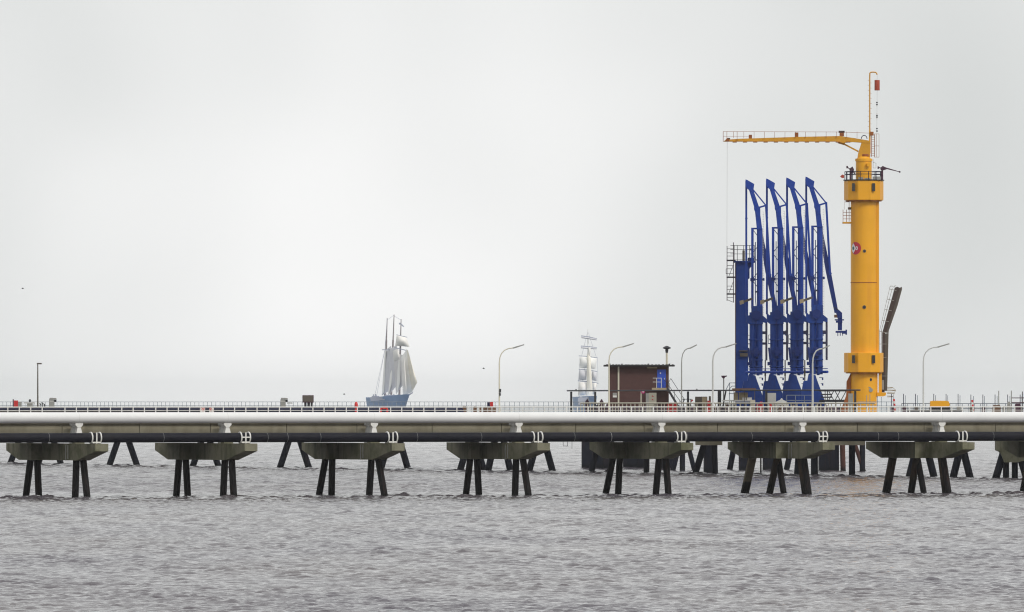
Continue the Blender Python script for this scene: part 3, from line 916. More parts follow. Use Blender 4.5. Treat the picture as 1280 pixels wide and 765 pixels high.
obj('top', MB().rect(903, 500, 938, 501.8, Y, 1.5), M['pale_grey'], r_)
for x in (904, 914, 926, 936): obj('leg', MB().rect(x, 501.8, x + 1, dy(Y), Y + .2, 0.12), M['dark'], r_)
for x1, x2, m, lab in ((917.6, 922.6, 'tan', 'tan box with a dark gap on the pale bench, left one'), (923.6, 926, 'tan', 'narrow tan box in the middle of the pale bench'), (926.2, 934.8, 'tan', 'wider tan box on the pale bench, right one'), (928, 932.4, 'pale_grey', 'small pale box in front of the tan boxes'), (933.6, 939.8, 'white', 'small white box at the right end of the pale bench')):
    Y2 = pcol(920, -6.2) + (0.7 if m == 'tan' else 0.05)
    single('equipment_box', MB().rect(x1, 490.6 if m == 'tan' else 496.8, x2, 499.98, Y2, 0.6), M[m], lab, 'box', 'boxes on the pale bench')
r_, Y = set_thing('shelter_roof', 'small rusty brown canopy on thin posts in front of the blue tower', 'canopy', 930, -5.6)
obj('canopy', MB().rect(915.5, 485.4, 945, 488.2, Y, 1.8), M['rust'], r_)
for x in (917, 930, 943): obj('post', MB().rect(x, 488.2, x + .8, dy(Y), Y + .5, .1), M['brown_box'], r_)
box_thing('tan_cabinet', 938, 499.8, 944, -6.8, 0.6, 'cream', 'cream cabinet standing in the railing below the arms', 'cabinet')
for x1, x2, y1, lab in ((945.4, 948.6, 504, 'red valve right of the cream cabinet, lowest of three'), (949, 954, 502, 'bright red valve between the cream cabinet and the white dome'), (960.5, 964.8, 503.6, 'dark red valve just left of the white dome')):
    Y = pcol((x1 + x2) / 2, -6.4); cc = P((x1 + x2) / 2, dy(Y), Y); rr = (x2 - x1) / 2 * Y / F
    single('red_valve', MB().lathe(cc, [(rr * .8, 0), (rr, .15), (rr, H - (y1 - HOR) * Y / F - DZ - .2), (rr * .5, H - (y1 - HOR) * Y / F - DZ)], 14), M['red'], lab, 'valve', 'red valves below the arms', 40)
Y = pcol(977, -4); cc = P(977, dy(Y), Y)
single('dome_tank', MB().lathe(cc, [(0.95, 0), (0.98, 0.9), (0.9, 1.25), (0.65, 1.55), (0.2, 1.72), (0.06, 1.95)], 24), M['pale_grey'], 'low pale domed tank at the foot of the second blue arm', 'tank', smooth=40)
box_thing('pale_beam', 958.2, 491.2, 970, -4.4, 0.4, 'pale_grey', 'short pale horizontal duct in front of the blue arm pedestals', 'duct')
r_, Y = set_thing('guard_railing', 'grey tubular guard frame in front of the third and fourth arms', 'railing', 1000, -5)
m_ = MB()
for aa in ((983.4, 494, 1016, 494), (983.4, 500.5, 1016, 500.5), (983.4, 494, 983.4, 516), (1005.6, 494, 1005.6, 516), (1016, 494, 1016, 516), (994.4, 494, 994.4, 516)):
    m_.bar(*aa, Y, 0.08)
obj('frame', m_, M['rail_grey'], r_)
r_, Y = set_thing('truss_walkway', 'short dark truss walkway between the last blue arm and the crane', 'walkway', 1045, 2)
m_ = MB()
for aa in ((1024, 488.6, 1062, 488.6), (1024, 500.4, 1062, 500.4), (1026, 496.5, 1040, 496.5), (1026, 493, 1040, 493)): m_.bar(*aa, Y, 0.16)
obj('chord', m_, M['dark'], r_)
for aa in ((1031.4, 488.6, 1031.4, 500.4), (1034.4, 488.6, 1034.4, 500.4), (1036, 489, 1042, 500), (1042, 489, 1036, 500), (1044, 489, 1050, 500), (1050, 489, 1044, 500), (1051.5, 500, 1057.5, 489), (1057, 500, 1060, 493)):
    obj('brace', MB().bar(*aa, Y, 0.10), M['dark'], r_)
obj('floor', MB().rect(1024, 500.6, 1062, 502.5, Y, 1.4), M['dark'], r_)
for x in (1026, 1044, 1061): obj('leg', MB().rect(x, 502.5, x + 1.4, dy(Y), Y + .3, .3), M['dark'], r_)
box_thing('grey_cabinet', 1060.4, 491.8, 1066.2, -5, 0.8, 'grey', 'blue grey cabinet at the foot of the orange crane', 'cabinet')

# ------------------------------------------------------------------ blue loading arms
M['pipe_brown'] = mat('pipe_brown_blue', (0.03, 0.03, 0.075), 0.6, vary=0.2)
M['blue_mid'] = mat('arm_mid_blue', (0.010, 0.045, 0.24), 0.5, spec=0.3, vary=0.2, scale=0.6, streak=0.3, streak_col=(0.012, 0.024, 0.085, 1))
AX = (933.4, 959.2, 984.4, 1008.4)
YA = yl(AX[3])
def make_arm():
    Y = YA
    root = thing('marine_loader', 'x', 'loading arm', P(1012, dy(Y), Y), 'blue marine loading arms')
    bl, bd, bm = M['blue'], M['blue_dark'], M['blue_mid']
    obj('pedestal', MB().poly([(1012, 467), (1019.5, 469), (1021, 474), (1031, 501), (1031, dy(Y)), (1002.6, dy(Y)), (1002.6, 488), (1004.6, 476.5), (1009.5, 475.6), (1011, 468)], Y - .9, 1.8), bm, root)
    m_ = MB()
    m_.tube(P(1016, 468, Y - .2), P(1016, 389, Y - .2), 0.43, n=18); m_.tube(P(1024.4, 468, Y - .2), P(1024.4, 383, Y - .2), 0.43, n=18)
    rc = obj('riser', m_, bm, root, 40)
    obj('spine_plate', MB().rect(1012, 400, 1028.4, 462, Y - .1, .5), bm, root)
    m_ = MB().poly([(1014.5, 381), (1028.6, 381), (1028.6, 393), (1034.6, 398), (1034.6, 403), (1029, 401.5), (1029, 404), (1011.6, 404), (1008, 401), (1007.6, 389), (1011, 393.2), (1014.5, 391)], Y - .75, 1.2)
    obj('pivot_housing', m_, bm, root)
    for yy in (423, 448.5, 457):
        obj('flange', MB().rect(1011.2, yy, 1029, yy + 1.6, Y - .72, 1.05), bm, rc)
    obj('mast_column', MB().tube(P(1024.8, 384, Y), P(1024.8, 282.5, Y), 0.375, n=18), bl, root, 40)
    la = obj('lattice_leg', MB().bar(1015.6, 384, 1015.6, 282.2, Y, 0.33).bar(1014.2, 283, 1024.6, 283, Y, 0.22), bl, root)
    for aa in ((1016.6, 285, 1022, 292), (1022, 306, 1016, 314), (1016, 316, 1022, 324.5), (1022, 339, 1016.4, 346), (1016, 349, 1022, 357)):
        obj('brace', MB().bar(*aa, Y, 0.085), bd, la)
    obj('cross_bar', MB().bar(1013.6, 347.4, 1030, 347.4, Y - .1, 0.12).rect(1028.6, 345.8, 1031, 349, Y - .3, .4).rect(1013, 345.5, 1018.6, 349.5, Y - .3, .4), bd, root)
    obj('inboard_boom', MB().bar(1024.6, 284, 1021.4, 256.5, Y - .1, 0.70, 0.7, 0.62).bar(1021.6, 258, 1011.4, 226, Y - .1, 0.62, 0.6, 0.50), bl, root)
    obj('head_plate', MB().poly([(1006.9, 220.8), (1009, 221.4), (1018, 226.6), (1017, 234), (1014, 236), (1009.6, 233), (1006.9, 229)], Y - .45, 0.35), bl, root)
    obj('tie_rod', MB().bar(1015.5, 232.6, 1032.4, 253.4, Y - .3, 0.17).bar(1021.5, 257, 1032.4, 253.8, Y - .3, 0.22), bl, root)
    obj('link_plate', MB().poly([(1017.6, 252.6), (1025.6, 256), (1025.8, 268), (1022, 268), (1018, 259)], Y - .5, 1.0).rect(1019.3, 249.6, 1020.4, 254, Y - .1, .12), bl, root)
    obj('balance_line', MB().bar(1007.8, 223, 1007.8, 392, Y + .5, 0.26).rect(1006.3, 269.4, 1009.4, 271, Y + .4, .3), bl, root)
    obj('control_line', MB().bar(1032.7, 252.6, 1037.6, 341, Y + .6, 0.28).poly([(1035.4, 338), (1038, 338.6), (1040, 342), (1036.6, 344.5)], Y + .45, .3), bl, root)
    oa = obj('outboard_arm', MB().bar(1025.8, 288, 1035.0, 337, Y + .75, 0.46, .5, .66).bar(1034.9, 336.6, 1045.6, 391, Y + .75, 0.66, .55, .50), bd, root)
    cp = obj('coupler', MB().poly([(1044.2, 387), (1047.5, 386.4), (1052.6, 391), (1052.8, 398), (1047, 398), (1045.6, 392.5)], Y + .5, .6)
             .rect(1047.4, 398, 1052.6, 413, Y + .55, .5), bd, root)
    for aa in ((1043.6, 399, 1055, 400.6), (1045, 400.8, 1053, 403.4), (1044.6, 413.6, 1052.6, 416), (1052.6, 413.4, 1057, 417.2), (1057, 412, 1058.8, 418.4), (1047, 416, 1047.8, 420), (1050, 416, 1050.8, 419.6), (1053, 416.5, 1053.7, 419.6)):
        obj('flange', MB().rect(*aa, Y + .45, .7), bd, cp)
    obj('valve_block', MB().rect(1042.8, 393.4, 1046.8, 397, Y + .5, .3), M['rust'], cp)
    obj('bumper_bar', MB().bar(1043, 384, 1047.6, 387.6, Y + .5, .1), M['dark'], cp)
    obj('stay_beam', MB().bar(1003, 376.2, 1015.6, 371.6, Y - .9, 0.30), M['brown_box'], root)
    obj('balance_weight', MB().poly([(999.4, 374.6), (1004.2, 373), (1004.8, 378), (1000, 379.6)], Y - 1.1, .6), M['tan'], root)
    obj('side_pipe', MB().path([P(1028, 394.5, Y), P(1031, 396.5, Y), P(1033.2, 400, Y), P(1033.3, 406, Y), P(1033.3, 450, Y)], 0.14, 8).rect(1028.4, 413, 1034, 416.6, Y - .15, .3).rect(1028.4, 427, 1034, 430, Y - .15, .3), M['pipe_brown'], root, 40)
    la = obj('ladder', MB().bar(1028.7, 283, 1028.7, 400, Y - .1, 0.03).bar(1030, 262, 1030, 400, Y - .1, 0.03), M['pale_grey'], root)
    m_ = MB(); yy = 262.0
    while yy < 400:
        m_.bar(1028.4, yy, 1030, yy, Y - .1, 0.045); yy += 3.1
    obj('rungs', m_, M['pale_grey'], la)['kind'] = 'stuff'
    obj('hydraulic_line', MB().path([P(1019.4, 300, Y - .3), P(1019.4, 372, Y - .3), P(1020.6, 384, Y - .8), P(1020.4, 404, Y - .85), P(1019.6, 458, Y - .75)], .055, 6), bd, root, 40)
    sp_ = obj('service_platform', MB().rect(1009.6, 428.4, 1013, 429.4, Y - 1.0, 1.4), bd, root)
    obj('platform_rail', MB().bar(1009.8, 418, 1009.8, 428.4, Y - .95, .06).bar(1009.8, 418, 1013, 418, Y - .95, .06).bar(1009.8, 423, 1013, 423, Y - .95, .05), M['pipe_brown'], sp_)
    obj('actuator', MB().tube(P(1012.4, 452, Y - 1), P(1010.4, 434, Y - 1), .13, n=8).rect(1008.6, 452, 1013.2, 456.4, Y - 1.1, .4), bd, root, 40)
    obj('swivel_joint', MB().tube(P(1020.6, 392.5, Y - 1.05), P(1020.6, 392.5, Y - .7), .62, n=20), bd, root, 40)
    obj('emergency_valve', MB().rect(1013.4, 437, 1027.6, 441.6, Y - .82, .3).rect(1017.8, 433.6, 1022.8, 445, Y - .9, .3), bd, root)
    obj('junction_box', MB().rect(1020, 362, 1021.6, 364, Y - .6, .3), M['dark'], root)
    obj('drain_stub', MB().rect(1021, 463, 1024.5, 469, Y - .5, .4).rect(1027.4, 471.8, 1029.2, 475, Y - .3, .3).rect(1027.4, 479, 1029.2, 482, Y - .3, .3).bar(1024, 472, 1028.2, 472, Y - .2, .08).bar(1026, 479.6, 1028.2, 479.6, Y - .2, .08), M['blue_dark'], root)
    return root
arm4 = make_arm()
def copy_tree(o, parent=None):
    c = o.copy(); C.objects.link(c); c.parent = parent
    for ch in list(o.children): copy_tree(ch, c)
    return c
base4 = Vector(arm4.location)
labels = ('leftmost of the four blue loading arms, beside the blue access tower', 'second from left of the four blue loading arms', 'third from left of the four blue loading arms', 'rightmost blue loading arm, its coupler hanging free beside the orange crane')
for k in range(3):
    c = copy_tree(arm4)
    p = P(AX[k], HOR, yl(AX[k])); q = P(AX[3], HOR, YA)
    c.location = base4 + Vector((p.x - q.x, p.y - q.y, 0))
    c['label'] = labels[k]
arm4['label'] = labels[3]
hp = thing('header_pipe', 'blue horizontal header pipes running across the feet of the four arms', 'pipe', P(985, 465, YA + 6))
a, b = P(933, 465.2, yl(945) - 1.5), P(1034.5, 465.2, YA - 1.5)
b.z = a.z; obj('pipe', MB().tube(a, b, 0.17, n=12), M['blue'], hp, 40)
a, b = P(933, 461.2, yl(945) - 1.4), P(1034.5, 461.2, YA - 1.4); b.z = a.z
obj('pipe', MB().tube(a, b, 0.05, n=8), M['blue'], hp, 40)
for i, x in enumerate((956.6, 981.4, 1006.0)):     # brown standpipes between the arms
    Y = yl(x + 4) + 1.2
    m_ = MB().bar(x, dy(Y), x, 450, Y, 0.15).rect(x - 1, 462, x + 1, 470, Y - .2, .4)
    single('stand_pipe', m_, M['brown_box'], ('thin brown standpipe between the first and second blue arms', 'thin brown standpipe between the second and third blue arms', 'thin brown standpipe between the third and fourth blue arms')[i], 'pipe', 'standpipes between the arms')

# access tower left of the arms
YT = yl(927) + 3
tw = thing('access_tower', 'flat sided blue tower with stairs and a railed top, left of the loading arms', 'tower', P(927, dy(YT), YT))
obj('shaft', MB().rect(919.6, 327.5, 935.2, dy(YT), YT, 2.2), M['blue_mid'], tw)
obj('edge_angle', MB().rect(918.9, 329, 919.9, dy(YT), YT - .1, .3), M['maroon'], tw)
obj('top_deck', MB().rect(917.6, 326, 944, 328.2, YT - .3, 2.8), M['blue_dark'], tw)
obj('deck_box', MB().rect(934.8, 322, 943.4, 326, YT + .2, 1.2).poly([(935, 328), (943, 328), (937, 336), (937, 348), (935, 349)], YT + .2, .8), M['blue_dark'], tw)
m_ = MB()
for xx in (917.8, 921.6, 929.6, 937, 943): m_.bar(xx, 306.5, xx, 326, YT, 0.075)
for yy in (307, 312, 317.4, 324.8): m_.bar(913, yy, 943.4, yy, YT, 0.065)
obj('top_rail', m_, M['dark'], tw)
obj('floodlight', MB().rect(937.6, 310.6, 940.4, 313, YT - .2, .3).rect(928, 313, 931, 328, YT - .1, .2), M['brown_box'], tw)
sr = obj('stair_frame', MB().bar(908.8, 307.5, 908.8, 376, YT + .2, 0.10).bar(916.8, 303, 916.8, 378, YT + .2, 0.10).bar(908.8, 307.5, 908.8, 376, YT + 1.5, 0.08), M['maroon'], tw)
for y1 in (324.6, 345.6, 366.6):
    obj('landing', MB().rect(908.4, y1, 919.6, y1 + 1.7, YT + .2, 1.4), M['dark'], sr)
for aa in ((909, 311, 917, 311), (909, 316, 917, 316), (909, 320, 917, 320), (911, 345.6, 917, 330), (911, 366.6, 917, 351), (909, 332, 917, 332), (907.6, 336, 907.6, 342), (907.6, 336, 916, 336), (907.6, 342, 917, 342), (909, 357.6, 917, 357.6), (909, 362, 917, 362), (909, 372, 917, 372), (909, 374.6, 917, 378)):
    obj('stair_rail', MB().bar(*aa, YT + .2, 0.065), M['dark'], sr)
obj('cable_tray', MB().rect(924, 438, 935.6, 439.2, YT - .5, .5).rect(925, 441.4, 934.6, 445.6, YT - .4, .4), M['brown_box'], tw)

# ------------------------------------------------------------------ orange crane
YC = yl(1081); KC = YC / F
cr_ = thing('tower_crane', 'tall orange column crane with a long horizontal jib, right of the blue arms', 'crane', P(1079.7, dy(YC), YC))
c0 = P(1079.7, HOR, YC); c0.z = 0
zc = lambda y: H - (y - HOR) * KC
RC = 16.3 * KC
obj('column', MB().lathe(c0, [(RC, DZ), (RC, zc(466)), (RC, zc(353.6)), (RC + .03, zc(353.5)), (RC + .03, zc(352.6)), (RC, zc(352.5)), (RC, zc(249))], 56), M['orange'], cr_, 40)
for y0, y1 in ((226, 250.6), (441, 465.6)):
    dr = obj('drum', MB().lathe(c0, [(24.6 * KC * .98, zc(y1)), (24.6 * KC, zc(y1 - .8)), (24.6 * KC, zc(y0 + .5)), (24.6 * KC * .985, zc(y0))], 10, math.pi / 2 + math.pi / 10), M['orange'], cr_)
    obj('base_ring', MB().lathe(c0, [(22.5 * KC, zc(y1 + 1.2)), (22.5 * KC, zc(y1 + .05))], 20), M['orange_rust'], dr)
    for x0 in (1065, 1090.2):
        r_w = 24.6 * KC * math.cos(math.pi / 10)
        Yw = YC - r_w * .965
        obj('window', MB().rect(x0, y0 + 3, x0 + 3.8, y0 + 13, Yw - .12, .25), M['glass'], dr)
obj('weld_seam', MB().lathe(c0, [(RC + .035, zc(353.6)), (RC + .035, zc(352.8))], 56), M['orange_rust'], cr_, 40)
obj('cable_duct', MB().rect(1095.2, 252, 1098.8, 466, YC - .35, .7), M['orange'], cr_)
obj('duct_seam', MB().rect(1094.6, 253, 1095.3, 466, YC - .6, .3), M['orange_rust'], cr_)
# logo on the column: red disc, white eye with dark pupil, small white ring, bent round the column
def wrap(a, h, off):
    th = math.radians(-41.5) + a / RC
    r = RC + off
    return Vector((c0.x + math.sin(th) * r, c0.y - math.cos(th) * r, zc(310.5) + h))
def wrap_shape(outline, off, nr=5):
    mb = MB(); n = len(outline)
    cx = sum(p[0] for p in outline) / n; cy = sum(p[1] for p in outline) / n
    vs_ = [wrap(cx, cy, off)]
    for k in range(1, nr + 1):
        for p in outline:
            vs_.append(wrap(cx + (p[0] - cx) * k / nr, cy + (p[1] - cy) * k / nr, off))
    fs = [(0, 1 + i, 1 + (i + 1) % n) for i in range(n)]
    for k in range(nr - 1):
        for i in range(n):
            fs.append((1 + k * n + i, 1 + (k + 1) * n + i, 1 + (k + 1) * n + (i + 1) % n, 1 + k * n + (i + 1) % n))
    return mb.add(vs_, fs)
circ = lambda x, y, rx, ry, n=36: [(x + rx * math.cos(2 * math.pi * i / n), y + ry * math.sin(2 * math.pi * i / n)) for i in range(n)]
lg = obj('emblem', wrap_shape(circ(0, 0, .82, .82), 0.012), M['logo_red'], cr_, 60)
eye = [(-.38 + .40 * math.cos(t) ** 3 * 1.0, .70 * math.sin(t)) for t in [2 * math.pi * i / 40 for i in range(40)]]
obj('emblem_eye', wrap_shape(eye, 0.022), M['logo_white'], lg, 60)
obj('emblem_pupil', wrap_shape(circ(-.38, 0, .20, .24), 0.030), M['logo_teal'], lg, 60)
obj('emblem_letter', wrap_shape(circ(.20, 0, .17, .25), 0.022), M['logo_white'], lg, 60)
obj('emblem_letter_hole', wrap_shape(circ(.20, 0, .075, .13), 0.030), M['logo_red'], lg, 60)
def on_col(x, y, off=0.0):
    dx = (x - 1079.7) * KC
    return Vector((c0.x + dx, c0.y - math.sqrt(max(RC * RC - dx * dx, 0)) - off, zc(y)))
for x, y, r in ((1080, 314, .21), (1079.8, 384, .24), (1087.8, 474.6, .2)):
    p = on_col(x, y); ph = obj('porthole', MB().tube(p + Vector((0, .25, 0)), p - Vector((0, .05, 0)), r, n=18), M['brown_box'], cr_)
    obj('pane', MB().tube(p - Vector((0, .051, 0)), p - Vector((0, .06, 0)), r * .7, n=18), M['glass'], ph)
p = on_col(1088, 487.5)
obj('hose_reel', MB().tube(p + Vector((0, .3, 0)), p - Vector((0, .15, 0)), .26, n=16).box(p + Vector((-.15, 0, .35)), (.3, .3, .12)), M['grey'], cr_)
obj('base_bracket', MB().poly([(1063.6, 466.5), (1058.4, 477), (1058, 494), (1050, dy(YC)), (1063.6, dy(YC))], YC - .4, .9), M['orange_rust'], cr_)
obj('side_frame', MB().rect(1095.4, 466, 1097, 496, YC - .4, .7).rect(1098.4, 466, 1102.4, 491, YC - .2, .5).poly([(1096, 490.6), (1108, 490.6), (1107, 494.6), (1103, 495.4), (1096, 495.4)], YC - .5, 1.0), M['orange'], cr_)
# top: deck, rail, monitors, turntable
obj('top_deck', MB().lathe(c0, [(25.6 * KC, zc(225.9)), (25.6 * KC, zc(224.6))], 10, math.pi / 2 + math.pi / 10), M['dark'], cr_)
m_ = MB(); R_ = 23.6 * KC
for i in range(14):
    th = 2 * math.pi * i / 14; p = c0 + Vector((math.cos(th) * R_, math.sin(th) * R_, 0))
    m_.tube((p.x, p.y, zc(224.6)), (p.x, p.y, zc(214.4)), .05, n=6)
for z in (zc(214.6), zc(218)):
    m_.path([c0 + Vector((math.cos(2 * math.pi * i / 28) * R_, math.sin(2 * math.pi * i / 28) * R_, z)) for i in range(29)], .045, 6)
obj('deck_rail', m_, M['navy'], cr_)
for nm, x, xx in (('fire_monitor', 1064.4, 1), ('fire_monitor', 1102.6, 2)):
    Y = YC - 1.2
    if xx == 1: m_ = MB().bar(1063, 224.6, 1063.6, 214, Y, .22, .22, .34).poly([(1061.6, 211), (1065.6, 208), (1067.6, 211.6), (1066.6, 216.4), (1063, 216)], Y - .2, .45).bar(1062.4, 211.4, 1058.8, 208.6, Y, .12).rect(1058, 207.4, 1060, 210.4, Y - .1, .3).bar(1066, 213.6, 1069, 217.6, Y, .12)
    else: m_ = MB().bar(1102.6, 224.6, 1102.6, 213, Y, .28).poly([(1100.6, 209.6), (1103.4, 207.4), (1107, 209), (1108.4, 211.6), (1104, 213), (1100.8, 212.4)], Y - .2, .45).bar(1106.6, 210, 1124.6, 214.8, Y, .20, .2, .07).rect(1123.6, 213.8, 1125.6, 215.8, Y - .1, .2).bar(1101, 210, 1097.6, 209.2, Y, .13).rect(1097, 208, 1098.8, 211, Y - .1, .3)
    obj(nm, m_, M['maroon'], cr_)
obj('warning_horn', MB().poly([(1050.2, 220.6), (1052.8, 218), (1055.2, 219), (1055.2, 222.4), (1052.6, 222.6)], YC - 1.2, .4), M['signal_red'], cr_)
obj('deck_box', MB().rect(1073, 221.6, 1079, 224.6, YC - 2.0, .3).rect(1080.6, 222.4, 1088, 224.6, YC - 2.1, .3).rect(1090.8, 220.6, 1101, 224.6, YC - 1.9, .3), M['grey'], cr_)
obj('turntable_column', MB().lathe(c0, [(10 * KC, zc(224.4)), (10 * KC, zc(201.6)), (10.8 * KC, zc(201.5)), (10.8 * KC, zc(198.4)), (9 * KC, zc(198.2)), (7 * KC, zc(195.8))], 32), M['orange'], cr_, 40)
obj('column_bracket', MB().rect(1083.6, 204, 1087.4, 208, YC - 1.4, .4), M['orange'], cr_)
obj('jib_pedestal', MB().poly([(1077.4, 177), (1087.4, 177), (1087.4, 196), (1072.2, 196), (1073, 191)], YC - .5, 1.0), M['orange_dark'], cr_)
obj('pedestal_ring', MB().lathe(c0 + Vector((0.2, 0, 0)), [(6.2 * KC, zc(195.9)), (6.4 * KC, zc(194.4)), (6.2 * KC, zc(192.6))], 24), M['orange_rust'], cr_, 40)
jb = obj('jib', MB().poly([(904.4, 176.9), (907, 174.6), (925, 173.4), (1000, 171.0), (1050, 170.0), (1068, 172.6), (1088, 176), (1088, 178.6), (1079, 178.4), (1066, 177.4), (1054, 178.6), (1046, 176.9)], YC - .55, 1.1), M['orange_dark'], cr_)
x = 916.0
while x < 1068:
    obj('bottom_bracket', MB().rect(x, 176.95, x + 5, 177.9, YC - .7, 1.4), M['orange_rust'], jb); x += 12.9
obj('tip_sheave', MB().tube(P(909.5, 175, YC - .7), P(909.5, 175, YC + .7), .22, n=16), M['orange_rust'], jb)
for x1, y1, x2, y2, m in ((936, 168.4, 940, 173.2, 'orange_rust'), (993.6, 165.6, 998, 171.4, 'orange_rust'), (1049.6, 166, 1055, 170.2, 'orange_rust'), (1048.4, 163.4, 1055.8, 165.9, 'dark'), (908.6, 172.4, 912.6, 174.8, 'dark'), (1087.8, 164.6, 1092, 169.4, 'orange_rust')):
    obj('jib_box', MB().rect(x1, y1, x2, y2, YC - .35, .6), M[m], jb)
for yy in (YC - .68, YC + .68):
    m_ = MB()
    m_.bar(904, 164.4, 1052, 165, yy, .045); m_.bar(1052, 165, 1086, 166.4, yy, .045); m_.bar(904, 170.6, 936, 170.4, yy, .03)
    x = 904.0
    while x < 1076:
        m_.bar(x, 164.5, x, 177 if x < 912 else 172.5, yy, .045); x += 12.87
    for x in (908.6, 921.4): m_.bar(x, 164.5, x, 176, yy, .06)
    m_.bar(904, 164.4, 904, 177, yy, .07)
    obj('jib_rail', m_, M['orange_rust'], jb)
obj('jib_strut', MB().bar(1047.4, 177.6, 1056, 179.6, YC, .3, .3, .42).bar(1053, 179, 1073, 189.4, YC, .20), M['orange_dark'], cr_)
obj('hoist_hoop', MB().path([P(1076.6 + 3.6 - 3.6 * math.cos(t), 173.6 - 4.4 * math.sin(t), YC - .7) for t in [math.pi * i / 10 for i in range(11)]], .05, 6), M['navy'], cr_)
obj('hoist_cable', MB().ptube(909, 176, 908.6, 322, YC, .016, 6), M['grey'], cr_)
ms = obj('mast', MB().path([P(1087.2, 192, YC), P(1087.2, 96, YC), P(1087.3, 91.4, YC), P(1088.4, 90.4, YC), P(1091, 90.1, YC), P(1094.6, 90.4, YC), P(1095.8, 91.6, YC), P(1096.4, 93.4, YC)], .085, 8), M['orange_dark'], cr_, 60)
obj('mast_foot', MB().bar(1087.2, 192, 1087.2, 163, YC - .1, .22), M['orange_dark'], ms)
y = 100.5; sg = -1
m_ = MB()
while y < 164:
    m_.bar(1087.2, y, 1087.2 + sg * 2.4, y, YC, .035); y += 3.2; sg = -sg
obj('mast_pegs', m_, M['orange_rust'], ms)['kind'] = 'stuff'
m_ = MB()
for xx in (1089.4, 1093.2): m_.bar(xx, 168, xx, 196, YC, .08)
y = 168.5
while y < 196: m_.bar(1089.4, y, 1093.2, y, YC, .045); y += 2.9
lad = obj('ladder', m_, M['orange_rust'], cr_)
m_ = MB()
for yy in (167.4, 182.4, 196.4):
    m_.bar(1092.6, yy, 1098.8, yy, YC - .4, .05); m_.bar(1092.6, yy, 1098.8, yy, YC + .4, .05)
for xx in (1095.6, 1098.8): m_.bar(xx, 167.4, xx, 196.4, YC - .4, .04); m_.bar(xx, 167.4, xx, 196.4, YC + .4, .04)
obj('ladder_cage', m_, M['orange_rust'], lad)
obj('lantern_frame', MB().bar(1091.4, 199, 1091.4, 210, YC, .05).bar(1095, 204, 1095, 210, YC, .05).bar(1091.4, 210, 1095, 210, YC, .05).bar(1091.4, 203, 1095, 204, YC, .05), M['grey'], cr_)
sg_ = thing('signal_drum', 'rust red signal cylinder hanging from the top of the crane mast', 'signal', P(1096.4, 167, YC))
p = P(1096.4, 113, YC)
obj('cylinder', MB().lathe(p, [(.33, 0), (.34, .05), (.34, 1.29), (.33, 1.34)], 24), M['signal_red'], sg_, 40)
obj('line', MB().ptube(1096.4, 93, 1096.4, 100.1, YC, .014, 6).ptube(1096.4, 113, 1096, 167, YC, .014, 6), M['grey'], sg_)
for y in (127.4, 130, 143.6, 145.6, 160, 163):
    obj('insulator', MB().rect(1095.2, y, 1097.2, y + 1.5, YC - .1, .2), M['dark'], sg_)
for y in (131.6, 141.4, 147.4):
    obj('insulator', MB().rect(1095.4, y, 1096.8, y + 1.3, YC - .1, .2), M['white'], sg_)
bc = obj('balcony', MB().rect(1053.4, 277.4, 1065, 279.4, YC - .5, 1.4), M['orange_dark'], cr_)
m_ = MB()
for xx in (1053.8, 1058.2): m_.bar(xx, 262, xx, 277.4, YC - .5, .07)
for yy in (265.4, 269.4, 273.6): m_.bar(1053.8, yy, 1064, yy, YC - .5, .06)
m_.bar(1053.8, 262, 1053.8, 277.4, YC + .8, .07)
m_.bar(1055.4, 251.6, 1055.4, 262, YC - .4, .03); m_.bar(1061.4, 251.6, 1061.4, 277, YC - .4, .07); m_.bar(1056, 252.4, 1062, 252.4, YC - .4, .08)
obj('balcony_rail', m_, M['orange_rust'], bc)
obj('davit_block', MB().rect(1060, 259, 1063.6, 262, YC - .4, .3), M['brown_box'], bc)

# gangway folded up beside the crane
M['gangway'] = mat('gangway_brown', (0.055, 0.036, 0.032), 0.7, vary=0.2, scale=2)
gw = thing('folded_gangway', 'dark gangway folded upright and leaning right beside the orange crane', 'gangway', P(1106, 490, YC))
G_ = YC + 1.2
obj('lower_leaf', MB().poly([(1103, 416), (1106.6, 416), (1105.8, 490.4), (1102.4, 490.4)], G_, .7), M['gangway'], gw)
obj('lower_web', MB().poly([(1106.7, 417), (1110.8, 416), (1109, 488.6), (1105.9, 488.6)], G_ + .2, .5), M['brown_box'], gw)
obj('upper_leaf', MB().poly([(1103, 416), (1118.6, 359.6), (1121.6, 358.4), (1124, 359.4), (1124.6, 361), (1107.6, 416)], G_, .7), M['gangway'], gw)
obj('upper_web', MB().poly([(1107, 416), (1122, 364), (1124.4, 359.6), (1127.4, 358.6), (1127.6, 361.4), (1122, 382), (1111, 413.4), (1110.8, 416)], G_ + .2, .5), M['brown_box'], gw)
m_ = MB()
m_.bar(1112.4, 359, 1099.4, 414, G_, .05).bar(1099.4, 414, 1099.2, 482, G_, .05).bar(1115.4, 360, 1102, 412, G_ + .6, .05).bar(1102, 412, 1101, 482, G_ + .6, .05)
for f in (0.04, .27, .5, .75, 1.0):
    x, y = 1112.4 - 13 * f, 359 + 55 * f; m_.bar(x, y, x + 8.6, y + 2, G_, .07)
for y in (430, 447, 470): m_.bar(1099.3, y, 1108, y, G_, .06)
m_.path([P(1112.2, 359.4, G_), P(1113, 357.6, G_), P(1116, 357.6, G_), P(1116.6, 359, G_)], .04, 6)
m_.path([P(1117.4, 359.4, G_ + .6), P(1118, 357.6, G_ + .6), P(1120, 357.2, G_ + .6)], .04, 6)
obj('gangway_rail', m_, M['grey'], gw)
m_ = MB()
